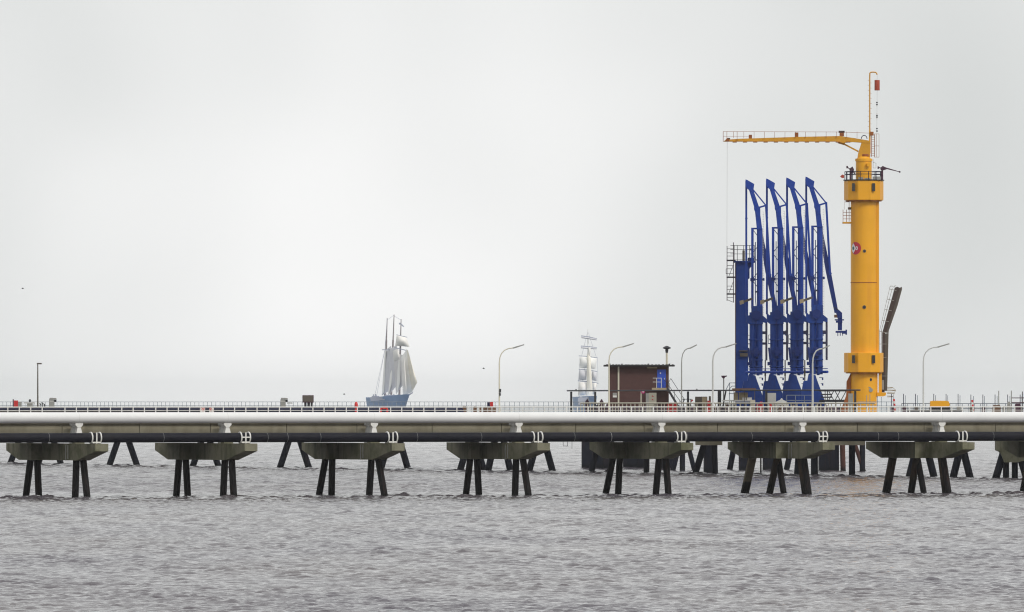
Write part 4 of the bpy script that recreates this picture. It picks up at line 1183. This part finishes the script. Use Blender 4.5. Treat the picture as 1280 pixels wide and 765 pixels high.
for k, (w, y) in enumerate(((7, 484.6), (10, 488), (9, 491.4), (7, 495.6))):
    m_.path([P(1109 + w * math.sin(math.pi * i / 12), y - 0.6 * math.cos(math.pi * i / 12), G_ - .9 * math.cos(math.pi * i / 12)) for i in range(13)], .04, 6)
for w, in ((7,),): m_.bar(1116, 484.4, 1120, 488, G_, .05); m_.bar(1119.4, 488, 1116, 496, G_, .05)
obj('end_basket', m_, M['tan'], gw)
obj('hinge_box', MB().rect(1101.6, 475, 1105, 487, G_ - .5, .5), M['grey'], gw)

# ------------------------------------------------------------------ street lamps on the near trestle
def street_lamp(x, kx, ytop, m, label, thick=1.0, box=False, t=3.2):
    base = B(s_at(x, t), t, DZ); Y = base.y
    root = thing('street_lamp', label, 'street lamp', base, 'curved street lamps along the trestle')
    yt = ytop + 4
    pr_ = [(0, dy(Y)), (0, yt + 18), (0.7, yt + 12), (2.6, yt + 7.2), (6.4, yt + 3.0), (11.6, yt + 0.8), (18, yt)]
    pts = [P(x + a * kx, b, Y) for a, b in pr_]
    obj('pole', MB().tube(pts[0], pts[1], .10 * thick, .075 * thick, n=12), M[m], root, 40)
    obj('arm', MB().path(pts[1:], .062 * thick, 8), M[m], root, 40)
    h = MB().beam(P(x + 17.2 * kx, yt + .3, Y), P(x + 31 * kx, ytop, Y), 0.15, .34, .11, .28)
    obj('lamp_head', h, M['grey'], root)
    if box: obj('control_box', MB().rect(x - 0.2, 486.2, x + 2.2, 490.6, Y - .2, .3).rect(x - .2, 491, x + 1.8, 494.6, Y - .2, .3), M['dark'], root)
street_lamp(624.2, 1.0, 430.8, 'cream', 'curved street lamp with a dark box on its pole, left of the hut', .9, True)
street_lamp(761.2, 1.0, 429.4, 'cream', 'cream curved street lamp at the left edge of the brown hut', .95)
street_lamp(852.0, .62, 431.0, 'grey', 'thin dark curved street lamp just right of the brown hut', .8)
street_lamp(891.0, .95, 429.4, 'pale_grey', 'curved street lamp just left of the blue access tower', 1.1)
street_lamp(1015.8, .69, 431.8, 'pale_grey', 'pale curved street lamp in front of the rightmost blue arm', 1.15)
street_lamp(1154.2, 1.05, 429.6, 'pale_grey', 'curved street lamp standing alone right of the crane', .95)
Y = yl(47) - 4
r_ = thing('straight_lamp', 'straight dark lamp post with a small flat head at the far left', 'street lamp', P(47.2, dy(Y), Y))
obj('pole', MB().ptube(47.2, dy(Y), 47.2, 454.6, Y, .13, 10, .08), M['brown_box'], r_, 40)
obj('lamp_head', MB().rect(46, 453.6, 52, 455.4, Y - .2, .4), M['brown_box'], r_)

# ------------------------------------------------------------------ small things along the left of the jetty
def jb_(x, t=1.5): return yl(x), dy(yl(x))
Y, yd = jb_(18)
r_ = thing('fire_cabinet', 'red fire cabinet with a dark post at the far left of the jetty', 'fire cabinet', P(19, yd, Y))
obj('body', MB().rect(17.4, 500.6, 22.4, yd, Y, .7), M['red'], r_); obj('post', MB().rect(15.8, 499, 17.2, yd, Y, .15), M['maroon'], r_)
single('dark_cabinet', MB().rect(22.8, 502, 26.8, yd, Y, .6), M['grey'], 'small dark grey cabinet right beside the red fire cabinet', 'cabinet')
Y, yd = jb_(37)
r_ = thing('winch_head', 'grey winch with a black round top right of the red fire cabinet', 'winch', P(37, yd, Y))
obj('body', MB().poly([(34, 503.4), (40.5, 503.4), (41, yd), (33, yd)], Y, .8), M['grey'], r_)
obj('crossbar', MB().rect(29.6, 502.8, 43, 504.4, Y - .1, .3).bar(43, 503, 43.8, 508, Y, .1), M['pale_grey'], r_)
c_ = P(37.4, 502.6, Y + .3); obj('cap', MB().lathe(c_, [(.12, 0), (.16, .1), (.2, .25), (.14, .4), (.04, .46)], 14), M['dark'], r_, 40)
Y, yd = jb_(53)
r_ = thing('valve_station', 'row of small dark handwheels right of the straight lamp post', 'valves', P(53, yd, Y))
for x, y in ((50, 505), (53, 504.2), (55.4, 506)):
    c_ = P(x, y, Y); obj('handwheel', MB().tube(c_, c_ + Vector((.06, .02, .05)), .19, n=14).tube(c_, (c_.x + .1, c_.y, DZ), .06, n=6), M['dark'], r_)
for x, arm, lab in ((61.4, False, 'grey hooded control cabinet near the straight lamp post'), (350.6, True, 'grey hooded control cabinet left of the brown board box')):
    Y, yd = jb_(x + 3)
    r_ = thing('control_cabinet', lab, 'cabinet', P(x + 3, yd, Y), 'hooded control cabinets')
    obj('body', MB().rect(x, 499.4, x + 6.4, yd, Y, .8), M['grey'], r_)
    obj('hood', MB().poly([(x + .8, 497.2), (x + 8.4, 497.4), (x + 9.4, 499.2), (x, 499.3)], Y - .2, 1.1), M['grey'], r_)
    obj('dark_recess', MB().rect(x + 6.5, 499.4, x + 9, 502.6, Y + .1, .5), M['dark'], r_)
    obj('door_panel', MB().rect(x + .6, 500.2, x + 5.6, 502.4, Y - .03, .029), M['pale_grey'], r_)
    if arm: obj('side_arm', MB().rect(x + 8, 503.2, x + 15, 504.4, Y, .2), M['grey'], r_)
Y, yd = jb_(385)
r_ = thing('board_box', 'brown framed board box on dark legs above the railing', 'equipment box', P(385, yd, Y))
obj('frame', MB().rect(378, 494, 392, 503.2, Y, .8), M['maroon'], r_); obj('board', MB().rect(378.9, 494.9, 391.1, 502, Y - .03, .029), M['brown_box'], r_)
for x0, x1 in ((380.2, 383), (384, 387.6), (388.2, 391)): obj('leg', MB().poly([(x0, 503.2), (x1, 503.2), (x1 - .8, yd), (x0 + .5, yd)], Y + .2, .4), M['dark'], r_)
# striped barrier boards on the near trestle
for i, (x0, x1) in enumerate(((250, 256.4), (261.6, 267.4))):
    p = B(s_at(x0, 5), 5, DZ); Y = p.y
    r_ = thing('barrier_board', ('left of the two red and white striped barrier boards', 'right of the two red and white striped barrier boards')[i], 'barrier', p)
    obj('board', MB().rect(x0, 509.3, x1, dy(Y), Y, .08), M['white'], r_)
    for k in range(4):
        a = x0 + (x1 - x0) * k / 4 * 1.05
        sl_ = 2.0 if i == 0 else -2.0
        x_a, x_b = a, min(a + .8, x1)
        pts = [(max(x0, min(x1, q)), yy) for q, yy in ((x_a + sl_ * .9, 509.4), (x_b + sl_ * .9, 509.4), (x_b - sl_ * .5, 514), (x_a - sl_ * .5, 514))]
        obj('stripe', MB().poly(pts, Y - .02, .019), M['red'], r_)
for x0, x1, y1, name, lab in ((443, 447.4, 502.2, 'red_hydrant', 'slim red hydrant standing above the railing left of the three masted ship'), ):
    p = B(s_at((x0 + x1) / 2, 6), 6, DZ); rr = (x1 - x0) / 2 * p.y / F; zt = H - (y1 - HOR) * p.y / F - DZ
    single(name, MB().lathe(p, [(rr, 0), (rr, .2), (rr * .75, .25), (rr * .75, zt * .6), (rr, zt * .62), (rr, zt * .8), (rr * .8, zt * .93), (rr * .3, zt)], 16), M['red'], lab, 'hydrant', smooth=40)
p = B(s_at(480, 5), 5, DZ); Y = p.y
r_ = thing('red_standpipe', 'low red double outlet standpipe below the three masted ship', 'hydrant', p)
obj('body', MB().path([P(476, dy(Y), Y), P(476, 511.5, Y), P(477.2, 509.8, Y), P(480, 509.2, Y), P(482.8, 509.8, Y), P(484, 511.5, Y), P(484, dy(Y), Y)], .11, 8), M['red'], r_, 40)
obj('top_valve', MB().rect(478.4, 508, 481.8, 511.2, Y - .15, .3), M['red'], r_)
for i, (x0, x1, y1) in enumerate(((578, 583, 507.4), (591.6, 596, 507.8), (598.4, 601.8, 508.6), (604, 609.4, 508.6), (610, 614.4, 508.8), (615.4, 620, 508.6))):
    Y, yd = jb_((x0 + x1) / 2)
    single('rusty_valve', MB().poly([(x0 + .6, y1), (x1 - .6, y1), (x1, y1 + 1.2), (x1, yd), (x0, yd), (x0, y1 + 1.2)], Y, .6), M['rust'],
           f'{ORD[i]} from left of the rusty valve boxes left of the street lamp', 'valve', 'rusty valve boxes')
Y, yd = jb_(612)
r_ = thing('life_ring_box', 'small half navy half red box on the railing left of the street lamp', 'box', P(612, yd, Y))
obj('navy_half', MB().rect(609, 502.8, 612.4, 508.2, Y, .4), M['navy'], r_); obj('red_half', MB().rect(612.5, 502.4, 616.4, 508.2, Y - .05, .5), M['red'], r_)
obj('post', MB().rect(612, 508.2, 613, yd, Y + .1, .12), M['grey'], r_)
for x, lab in ((734, 'dark low valve left of the hut, below the pale square rigged ship'), (752, 'dark pointed valve left of the hut')):
    p = fpx(x, -5); Y = p.y
    single('dark_valve', MB().poly([(x - 2.4, 502), (x - .8, 499.6), (x + .4, 498.4), (x + 1.2, 500.4), (x + 2.6, 502.4), (x + 2.6, dy(Y)), (x - 2.4, dy(Y))], Y, .6), M['maroon'], lab, 'valve')

# ------------------------------------------------------------------ right of the crane
pairs = ((1114.4, 1116.6), (1129.4, 1131.6), (1144.4, 1147), (1167.2, 1169.4), (1182.6, 1184.6), (1197.6, 1200), (1213.6, 1216.8), (1228.6, 1230.6), (1243.8, 1246.4), (1259.6, 1262.4), (1275.2, 1277.4))
for i, (a, b) in enumerate(pairs):
    Y = fpx(a, 2).y
    nth = (ORD + ['ninth', 'tenth', 'eleventh'])[i]
    r_ = thing('twin_stanchion', f'{nth} pair of thin upright posts right of the orange crane', 'stanchion', P((a + b) / 2, dy(Y), Y), 'paired thin posts right of the crane')
    tall = 492.4 + (0.8 if i > 5 else 0)
    obj('post', MB().bar(a, tall, a, dy(Y), Y, .085), M['navy'], r_); obj('post', MB().bar(b, tall + 1.8, b, dy(Y), Y + .6, .075), M['rail_grey'], r_)
    obj('foot_block', MB().rect(a - 1, 508.6 + rng.uniform(-1.5, .5), b + 1, dy(Y), Y - .2, 1.0), M[rng.choice(['brown_box', 'grey', 'maroon'])], r_)
for x, y1, lab in ((1248.4, 488.4, 'tall single thin post near the right edge'), (1264.2, 488.2, 'tall pale post with a crossbar at the right edge')):
    Y = fpx(x, 1).y
    single('thin_post', MB().bar(x, y1, x, dy(Y), Y, .12), M['grey'], lab, 'post')
Y = fpx(1272, 1).y
r_ = thing('pipe_rail', 'two dark horizontal pipes on a stand at the right edge', 'railing', P(1274, dy(Y), Y))
for y in (497.4, 503.2): obj('pipe', MB().bar(1264.6, y, 1290, y, Y, .11), M['maroon'], r_)
obj('stand', MB().bar(1278, 489.4, 1278, dy(Y), Y, .1), M['dark'], r_)
for x0, x1, y1, m, lab in ((1241, 1251, 506.4, 'rust', 'low rusty block right of the striped post at right'), (1259.6, 1263, 502, 'grey', 'small grey cabinet left of the pipe rail at the right edge'), (1269, 1276, 504, 'maroon', 'dark maroon machine at the right edge of the jetty'), (1253.4, 1257, 507.6, 'grey', 'low grey block between posts at the right edge')):
    Y = fpx((x0 + x1) / 2, 0).y
    single('deck_block', MB().poly([(x0 + 1, y1), (x1 - 1, y1), (x1, y1 + 2), (x1, dy(Y)), (x0, dy(Y)), (x0, y1 + 2)], Y, 1.0), M[m], lab, 'block')
for x, y1, lab in ((1117.4, 498.6, 'leaning red and white striped post just right of the crane'), (1215.2, 500.0, 'red and white striped post far right on the jetty')):
    Y = fpx(x, -1).y
    r_ = thing('striped_post', lab, 'post', P(x, dy(Y), Y))
    for k in range(6):
        ya, yb = y1 + (dy(Y) - y1) * k / 6, y1 + (dy(Y) - y1) * (k + 1) / 6
        obj('band', MB().bar(x + .9 * k / 6 * 2, ya, x + .9 * (k + 1) / 6 * 2, yb - .02, Y, .22), M['red' if k % 2 == 0 else 'white'], r_)
Y = fpx(1175, -1).y
r_ = thing('orange_tank', 'long orange tank box on a dark skid right of the lone street lamp', 'tank', P(1175, dy(Y), Y))
obj('tank', MB().poly([(1163, 501.6), (1167, 500.9), (1183, 501.0), (1186, 501.8), (1187.4, 506), (1186.4, 508), (1162.8, 508)], Y, 1.6), M['orange'], r_)
obj('skid', MB().rect(1162.2, 508.8, 1187.6, dy(Y), Y + .1, 1.4), M['dark'], r_)
obj('tank_band', MB().rect(1162.4, 508.02, 1187.8, 508.8, Y - .1, 1.7), M['orange_rust'], r_)
Y = fpx(1150, -3).y
single('kerb_beam', MB().rect(1134, 512.2, 1204, dy(Y), Y, .5), M['dark'], 'long low dark kerb beam on the jetty right of the crane', 'beam')
Y = fpx(1105, -4).y
r_ = thing('guard_rail', 'dark guard rail at the foot of the crane, right side', 'railing', P(1100, dy(Y), Y))
m_ = MB()
for aa in ((1072, 502.4, 1116, 502.4), (1072, 507.4, 1134, 507.4), (1097, 495, 1097, 516), (1101.6, 496, 1101.6, 516), (1108, 502, 1108, 516), (1083.4, 494, 1083.4, 516), (1087.4, 493, 1087.4, 516), (1114, 502, 1114, 516)): m_.bar(*aa, Y, .075)
obj('rail', m_, M['rail_grey'], r_)

# ------------------------------------------------------------------ sailing ships in the haze
def sail(parent, name, tl, tr, br, bl, Y, m, billow=1.2, dYr=0.0, nx=7, ny=9):
    """four photo corners; the cloth bellies out and the right side may stand nearer or farther"""
    mb = MB(); g = []
    for j in range(ny + 1):
        v = j / ny
        for i in range(nx + 1):
            u = i / nx
            x = (tl[0] * (1 - u) + tr[0] * u) * (1 - v) + (bl[0] * (1 - u) + br[0] * u) * v
            y = (tl[1] * (1 - u) + tr[1] * u) * (1 - v) + (bl[1] * (1 - u) + br[1] * u) * v
            bel = math.sin(math.pi * u) ** .8 * math.sin(math.pi * min(v * .9 + .08, 1)) * billow
            p = P(x, y, Y + dYr * u)
            g.append(p + Vector((bel * .12, -bel, 0)))
    n = len(g); W_ = nx + 1
    vs_ = g + [p + Vector((0, .06, 0)) for p in g]
    fs = []
    for j in range(ny):
        for i in range(nx):
            a = j * W_ + i
            fs.append((a + W_, a + W_ + 1, a + 1, a)); fs.append((n + a, n + a + 1, n + a + W_ + 1, n + a + W_))
    for i in range(nx):
        a = i; fs.append((a, a + 1, n + a + 1, n + a)); a = ny * W_ + i; fs.append((n + a, n + a + 1, a + 1, a))
    for j in range(ny):
        a = j * W_; fs.append((n + a, n + a + W_, a + W_, a)); a = j * W_ + nx; fs.append((a, a + W_, n + a + W_, n + a))
    mb.add(vs_, fs)
    return obj(name, mb, M[m], parent, 60)
def hull_mesh(cx, Y, length, beam, ang, prof, z_keel=-2.5, nst=17, bowrake=7.0):
    """ship hull: stations along its length, deck height from prof(u), u=0 stern .. 1 bow"""
    mb = MB(); ca, sa = math.cos(ang), math.sin(ang); vs_ = []; c = P(cx, HOR, Y)
    K = 7
    for i in range(nst):
        u = i / (nst - 1)
        half = beam / 2 * (math.sin(math.pi * min(max(0.30 + 0.70 * u, 0), 1)) ** .6 if u > .3 else (.80 + .2 * u / .3) * 1.0)
        half = max(half if u < .985 else .05, .05)
        zd = prof(u)
        for k in range(K):
            f = k / (K - 1)                  # keel to sheer
            w = half * (math.sin(f * math.pi / 2) ** .55) * (0.80 + .2 * f)
            z = z_keel + (zd - z_keel) * f
            l = (u - .5) * length + (u - .5) * 2 * f * 2.2 + max(u - .6, 0) / .4 * f ** 3 * bowrake
            for sgn in ((-1, 1)):
                vs_.append(Vector((c.x + l * ca - sgn * w * sa, c.y + l * sa + sgn * w * ca, z)))
    fs = []
    R = 2 * K
    for i in range(nst - 1):
        for k in range(K - 1):
            for sgn in (0, 1):
                a = i * R + k * 2 + sgn; b = a + 2; c1 = a + R; d1 = b + R
                fs.append((a, c1, d1, b) if sgn == 0 else (b, d1, c1, a))
        t0 = i * R + 2 * (K - 1); fs.append((t0, t0 + R, t0 + R + 1, t0 + 1))
    for i in (0, nst - 1):
        lo = [i * R + k * 2 for k in range(K)]; hi = [i * R + k * 2 + 1 for k in range(K - 1, -1, -1)]
        fs.append(tuple(lo + hi))
    mb.add(vs_, fs)
    return mb

Y1 = 4000.0; K1 = Y1 / F
zz = lambda y, Y: H - (y - HOR) / F * Y
s1 = thing('sailing_ship', 'blue hulled three masted sailing ship under grey and cream sails in the haze', 'sailing ship', P(487, HOR + H / K1, Y1))
AN = math.radians(-72)
hu = obj('hull', hull_mesh(486.2, Y1, 37, 8.5, AN, lambda u: zz(496.6 - 4.2 * max(u - .3, 0) ** 1.3 * 1.5, Y1)), M['hull_blue'], s1, 50)
obj('rubbing_strake', MB().bar(463.5, 500.4, 481, 499.4, Y1 - 8, .5, .5), M['hull_grey'], s1)
obj('bulwark', MB().poly([(462.6, 498), (464, 496.2), (482, 496.2), (484, 497.4), (482, 499.4), (463.4, 500.4)], Y1 - 4, .6), M['hull_grey'], s1)
obj('deck_house', MB().rect(464.6, 495, 474, 497.4, Y1 + 3, 4).rect(480.6, 493.6, 494.6, 496.4, Y1 - 3, 4), M['hull_grey'], s1)
for x in (466, 469, 482, 484.6, 488, 491.6, 497): obj('deck_fitting', MB().rect(x, 492.4 + rng.uniform(0, 1), x + 1.4, 495.4, Y1 - 2, 1), M['spar_blue'], s1)
obj('bowsprit', MB().ptube(504, 498, 516, 490.6, Y1 - 18, .42, 8, .2), M['spar_blue'], s1)
for x0, x1, yt, yb, dY in ((481.2, 484, 397.4, 496, 12), (489.0, 492.6, 393.2, 496, 2), (499.2, 501.4, 399, 496, -9)):
    mo = obj('mast', MB().ptube(x0, yb, x0 + (x1 - x0) * .66, 425, Y1 + dY, .42, 10, .36).ptube(x0 + (x1 - x0) * .66, 425, x1, yt, Y1 + dY, .27, 8, .16), M['spar'], s1)
obj('crosstrees', MB().bar(477.4, 437.2, 493.4, 437.2, Y1 + 6, .3), M['spar_blue'], s1)
obj('mast_flag', MB().rect(498.6, 403.4, 500.6, 405.6, Y1 - 9, .2).bar(501, 404.6, 504.6, 408.4, Y1 - 9, .5), M['spar_blue'], s1)
obj('topsail_yard', MB().bar(495.6, 418.4, 509, 421.6, Y1 - 9.5, .28), M['spar_blue'], s1)
obj('lower_yard', MB().bar(493, 434.4, 508, 438, Y1 - 9.5, .35), M['spar_blue'], s1)
sail(s1, 'mizzen_sail', (481.4, 438), (489.0, 432), (487.0, 488), (477.0, 494.6), Y1 + 11, 'sail_shade', 1.5, -6)
sail(s1, 'mizzen_leech', (481, 438), (482.6, 438), (480.2, 490), (477, 494.6), Y1 + 10.4, 'sail_white', .4, -2)
sail(s1, 'main_sail', (487.6, 436), (496, 431), (496, 482), (484.6, 495.4), Y1 + 1, 'sail_shade', 1.5, -6)
sail(s1, 'main_leech', (489.6, 446), (491.4, 446), (489.4, 480), (485, 495.6), Y1 - .5, 'sail_white', .4, -2)
sail(s1, 'fore_sail', (491.6, 441), (504.6, 444), (504.6, 480), (495.0, 493), Y1 - 8, 'sail_slate2', 1.5, -6)
sail(s1, 'staysail', (490.8, 438.6), (497.6, 435.6), (501.4, 452), (492, 450.6), Y1 - 9, 'sail_grey', 1.4, -3)
sail(s1, 'square_topsail', (496, 418.8), (507.8, 422), (512, 433.6), (494, 432), Y1 - 10, 'sail_grey', 2.0, 0)
sail(s1, 'fore_staysail', (501.8, 446), (508.6, 436), (515.4, 490), (503.6, 495), Y1 - 15, 'sail_white', 2.0, -4)
sail(s1, 'fore_leech', (497.4, 450), (499.6, 450), (500.2, 478), (495.6, 493.6), Y1 - 11, 'sail_white', .4, -2)
sail(s1, 'inner_jib', (502.2, 450), (505.6, 446), (508.4, 488), (503.8, 494.6), Y1 - 19, 'sail_grey', 1.2, -2)
sail(s1, 'jib', (507.2, 437), (510.0, 438), (519.6, 478), (512.6, 492), Y1 - 17, 'sail_warm', 2.0, -4)
sail(s1, 'outer_jib', (508.8, 437), (510.6, 440), (521.6, 478), (515.6, 489), Y1 - 19, 'sail_warm', 2.0, -3)
rg = MB()
for aa in ((480.8, 438, 470.6, 496), (480.8, 438, 468, 497), (484, 398, 481, 437), (492.4, 394, 483.8, 400), (501.4, 400, 492.4, 395), (508, 438, 516, 490)): rg.ptube(*aa, Y1 + 5, .06, 5)
obj('rigging', rg, M['spar_blue'], s1)

Y2 = 4200.0
s2 = thing('square_rigger', 'pale square rigged ship seen end on in the haze left of the hut', 'sailing ship', P(733.5, HOR + H * F / Y2, Y2))
obj('hull', hull_mesh(733, Y2, 44, 8.2, math.radians(-84), lambda u: zz(496 - 1.8 * max(u - .4, 0), Y2)), M['hull_blue'], s2, 50)
obj('bulwark', MB().poly([(722.4, 498), (726, 495.6), (729, 497), (741, 495), (744.6, 497.4), (744.6, 506), (722.4, 506)], Y2 - 24, 1.0), M['hull_grey'], s2)
obj('mast', MB().ptube(734.6, 498, 735.2, 440, Y2, .5, 10, .4).ptube(735.2, 440, 734.8, 411.4, Y2, .3, 8, .14), M['sail_white'], s2, 40)
for x0, y0, x1, y1, w in ((726.4, 419.8, 746, 423.6, .42), (726, 432.6, 746.2, 434.8, .4), (723.4, 444.8, 747, 447.4, .32), (723.4, 461.6, 746.6, 464.4, .3), (722.2, 476, 748, 479.2, .4)):
    yd_ = obj('yard', MB().bar(x0, y0, (x0 + x1) / 2, (y0 + y1) / 2 - .6, Y2 - 1, w).bar((x0 + x1) / 2, (y0 + y1) / 2 - .6, x1, y1, Y2 - 1, w), M['spar_blue'], s2)
for x0, y0, x1, y1 in ((726.6, 420.6, 745.8, 424.4), (726.2, 433.4, 746, 435.6)):
    sail(s2, 'furled_sail', (x0, y0), (x1, y1 - .8), (x1, y1 + 1), (x0, y0 + 2.0), Y2 - 1.4, 'sail_shade', .6)
sail(s2, 'topsail', (724.4, 445.6), (746, 447.8), (744.4, 461), (724.6, 460), Y2 - 1.6, 'sail_white', 1.6)
sail(s2, 'lower_topsail', (723.8, 462.4), (733.6, 463.2), (733, 475), (723.2, 475), Y2 - 1.6, 'sail_shade', 1.2)
sail(s2, 'lower_topsail', (740, 464), (746, 464.8), (746, 476.4), (739.6, 475), Y2 - 1.6, 'sail_shade', 1.2)
sail(s2, 'spanker', (733.8, 442), (738.2, 446), (740.6, 490), (733.6, 489), Y2 - 3, 'sail_warm', 1.2)
sail(s2, 'upper_staysail', (735.4, 434), (738.4, 435), (738, 446), (734.8, 443), Y2 - 2, 'sail_grey', .6)
sail(s2, 'course', (723.4, 477.6), (733.6, 478), (733, 494), (722.4, 494.6), Y2 - 1.6, 'sail_grey', 1.6)
sail(s2, 'course', (740.6, 478.6), (746.6, 479), (743.4, 493), (740.8, 493), Y2 - 1.6, 'sail_grey', 1.4)
rg = MB()
for aa in ((734.8, 414, 727, 445), (734.8, 414, 745.6, 447), (725, 447, 723, 477), (747, 448, 747.4, 478), (734.8, 440, 724, 496), (734.8, 440, 744, 496)): rg.ptube(*aa, Y2 + 2, .06, 5)
obj('rigging', rg, M['spar_blue'], s2)

# ------------------------------------------------------------------ gulls
for x, y, Y, lab in ((604.5, 460.6, 900, 'tiny dark bird flying left of the first curved street lamp'), (430.2, 492.8, 900, 'tiny dark bird flying low left of the three masted ship'), (28.4, 360.6, 900, 'tiny dark bird alone in the sky at far left')):
    c = P(x, y, Y)
    m_ = MB().lathe((0, 0, 0), [(.01, -.10), (.035, -.05), (.04, .02), (.02, .09), (.005, .12)], 8)
    m_.v = [Vector((v.z, v.x, v.y)) + c for v in m_.v]
    for sgn in (-1, 1):
        m_.add([c + Vector((-.03, 0, .01)), c + Vector((.05, 0, .01)), c + Vector((.02, sgn * .12, .08)), c + Vector((-.04, sgn * .12, .07)), c + Vector((-.07, sgn * .26, .03)),
                c + Vector((-.03, 0, 0)), c + Vector((.05, 0, 0)), c + Vector((.02, sgn * .12, .07)), c + Vector((-.04, sgn * .12, .06))],
               [(0, 1, 2, 3), (3, 2, 4), (8, 7, 6, 5), (4, 7, 8), (0, 5, 6, 1), (1, 6, 7, 2), (3, 8, 5, 0)])
    single('gull', m_, M['bird'], lab, 'bird', 'flying gulls')
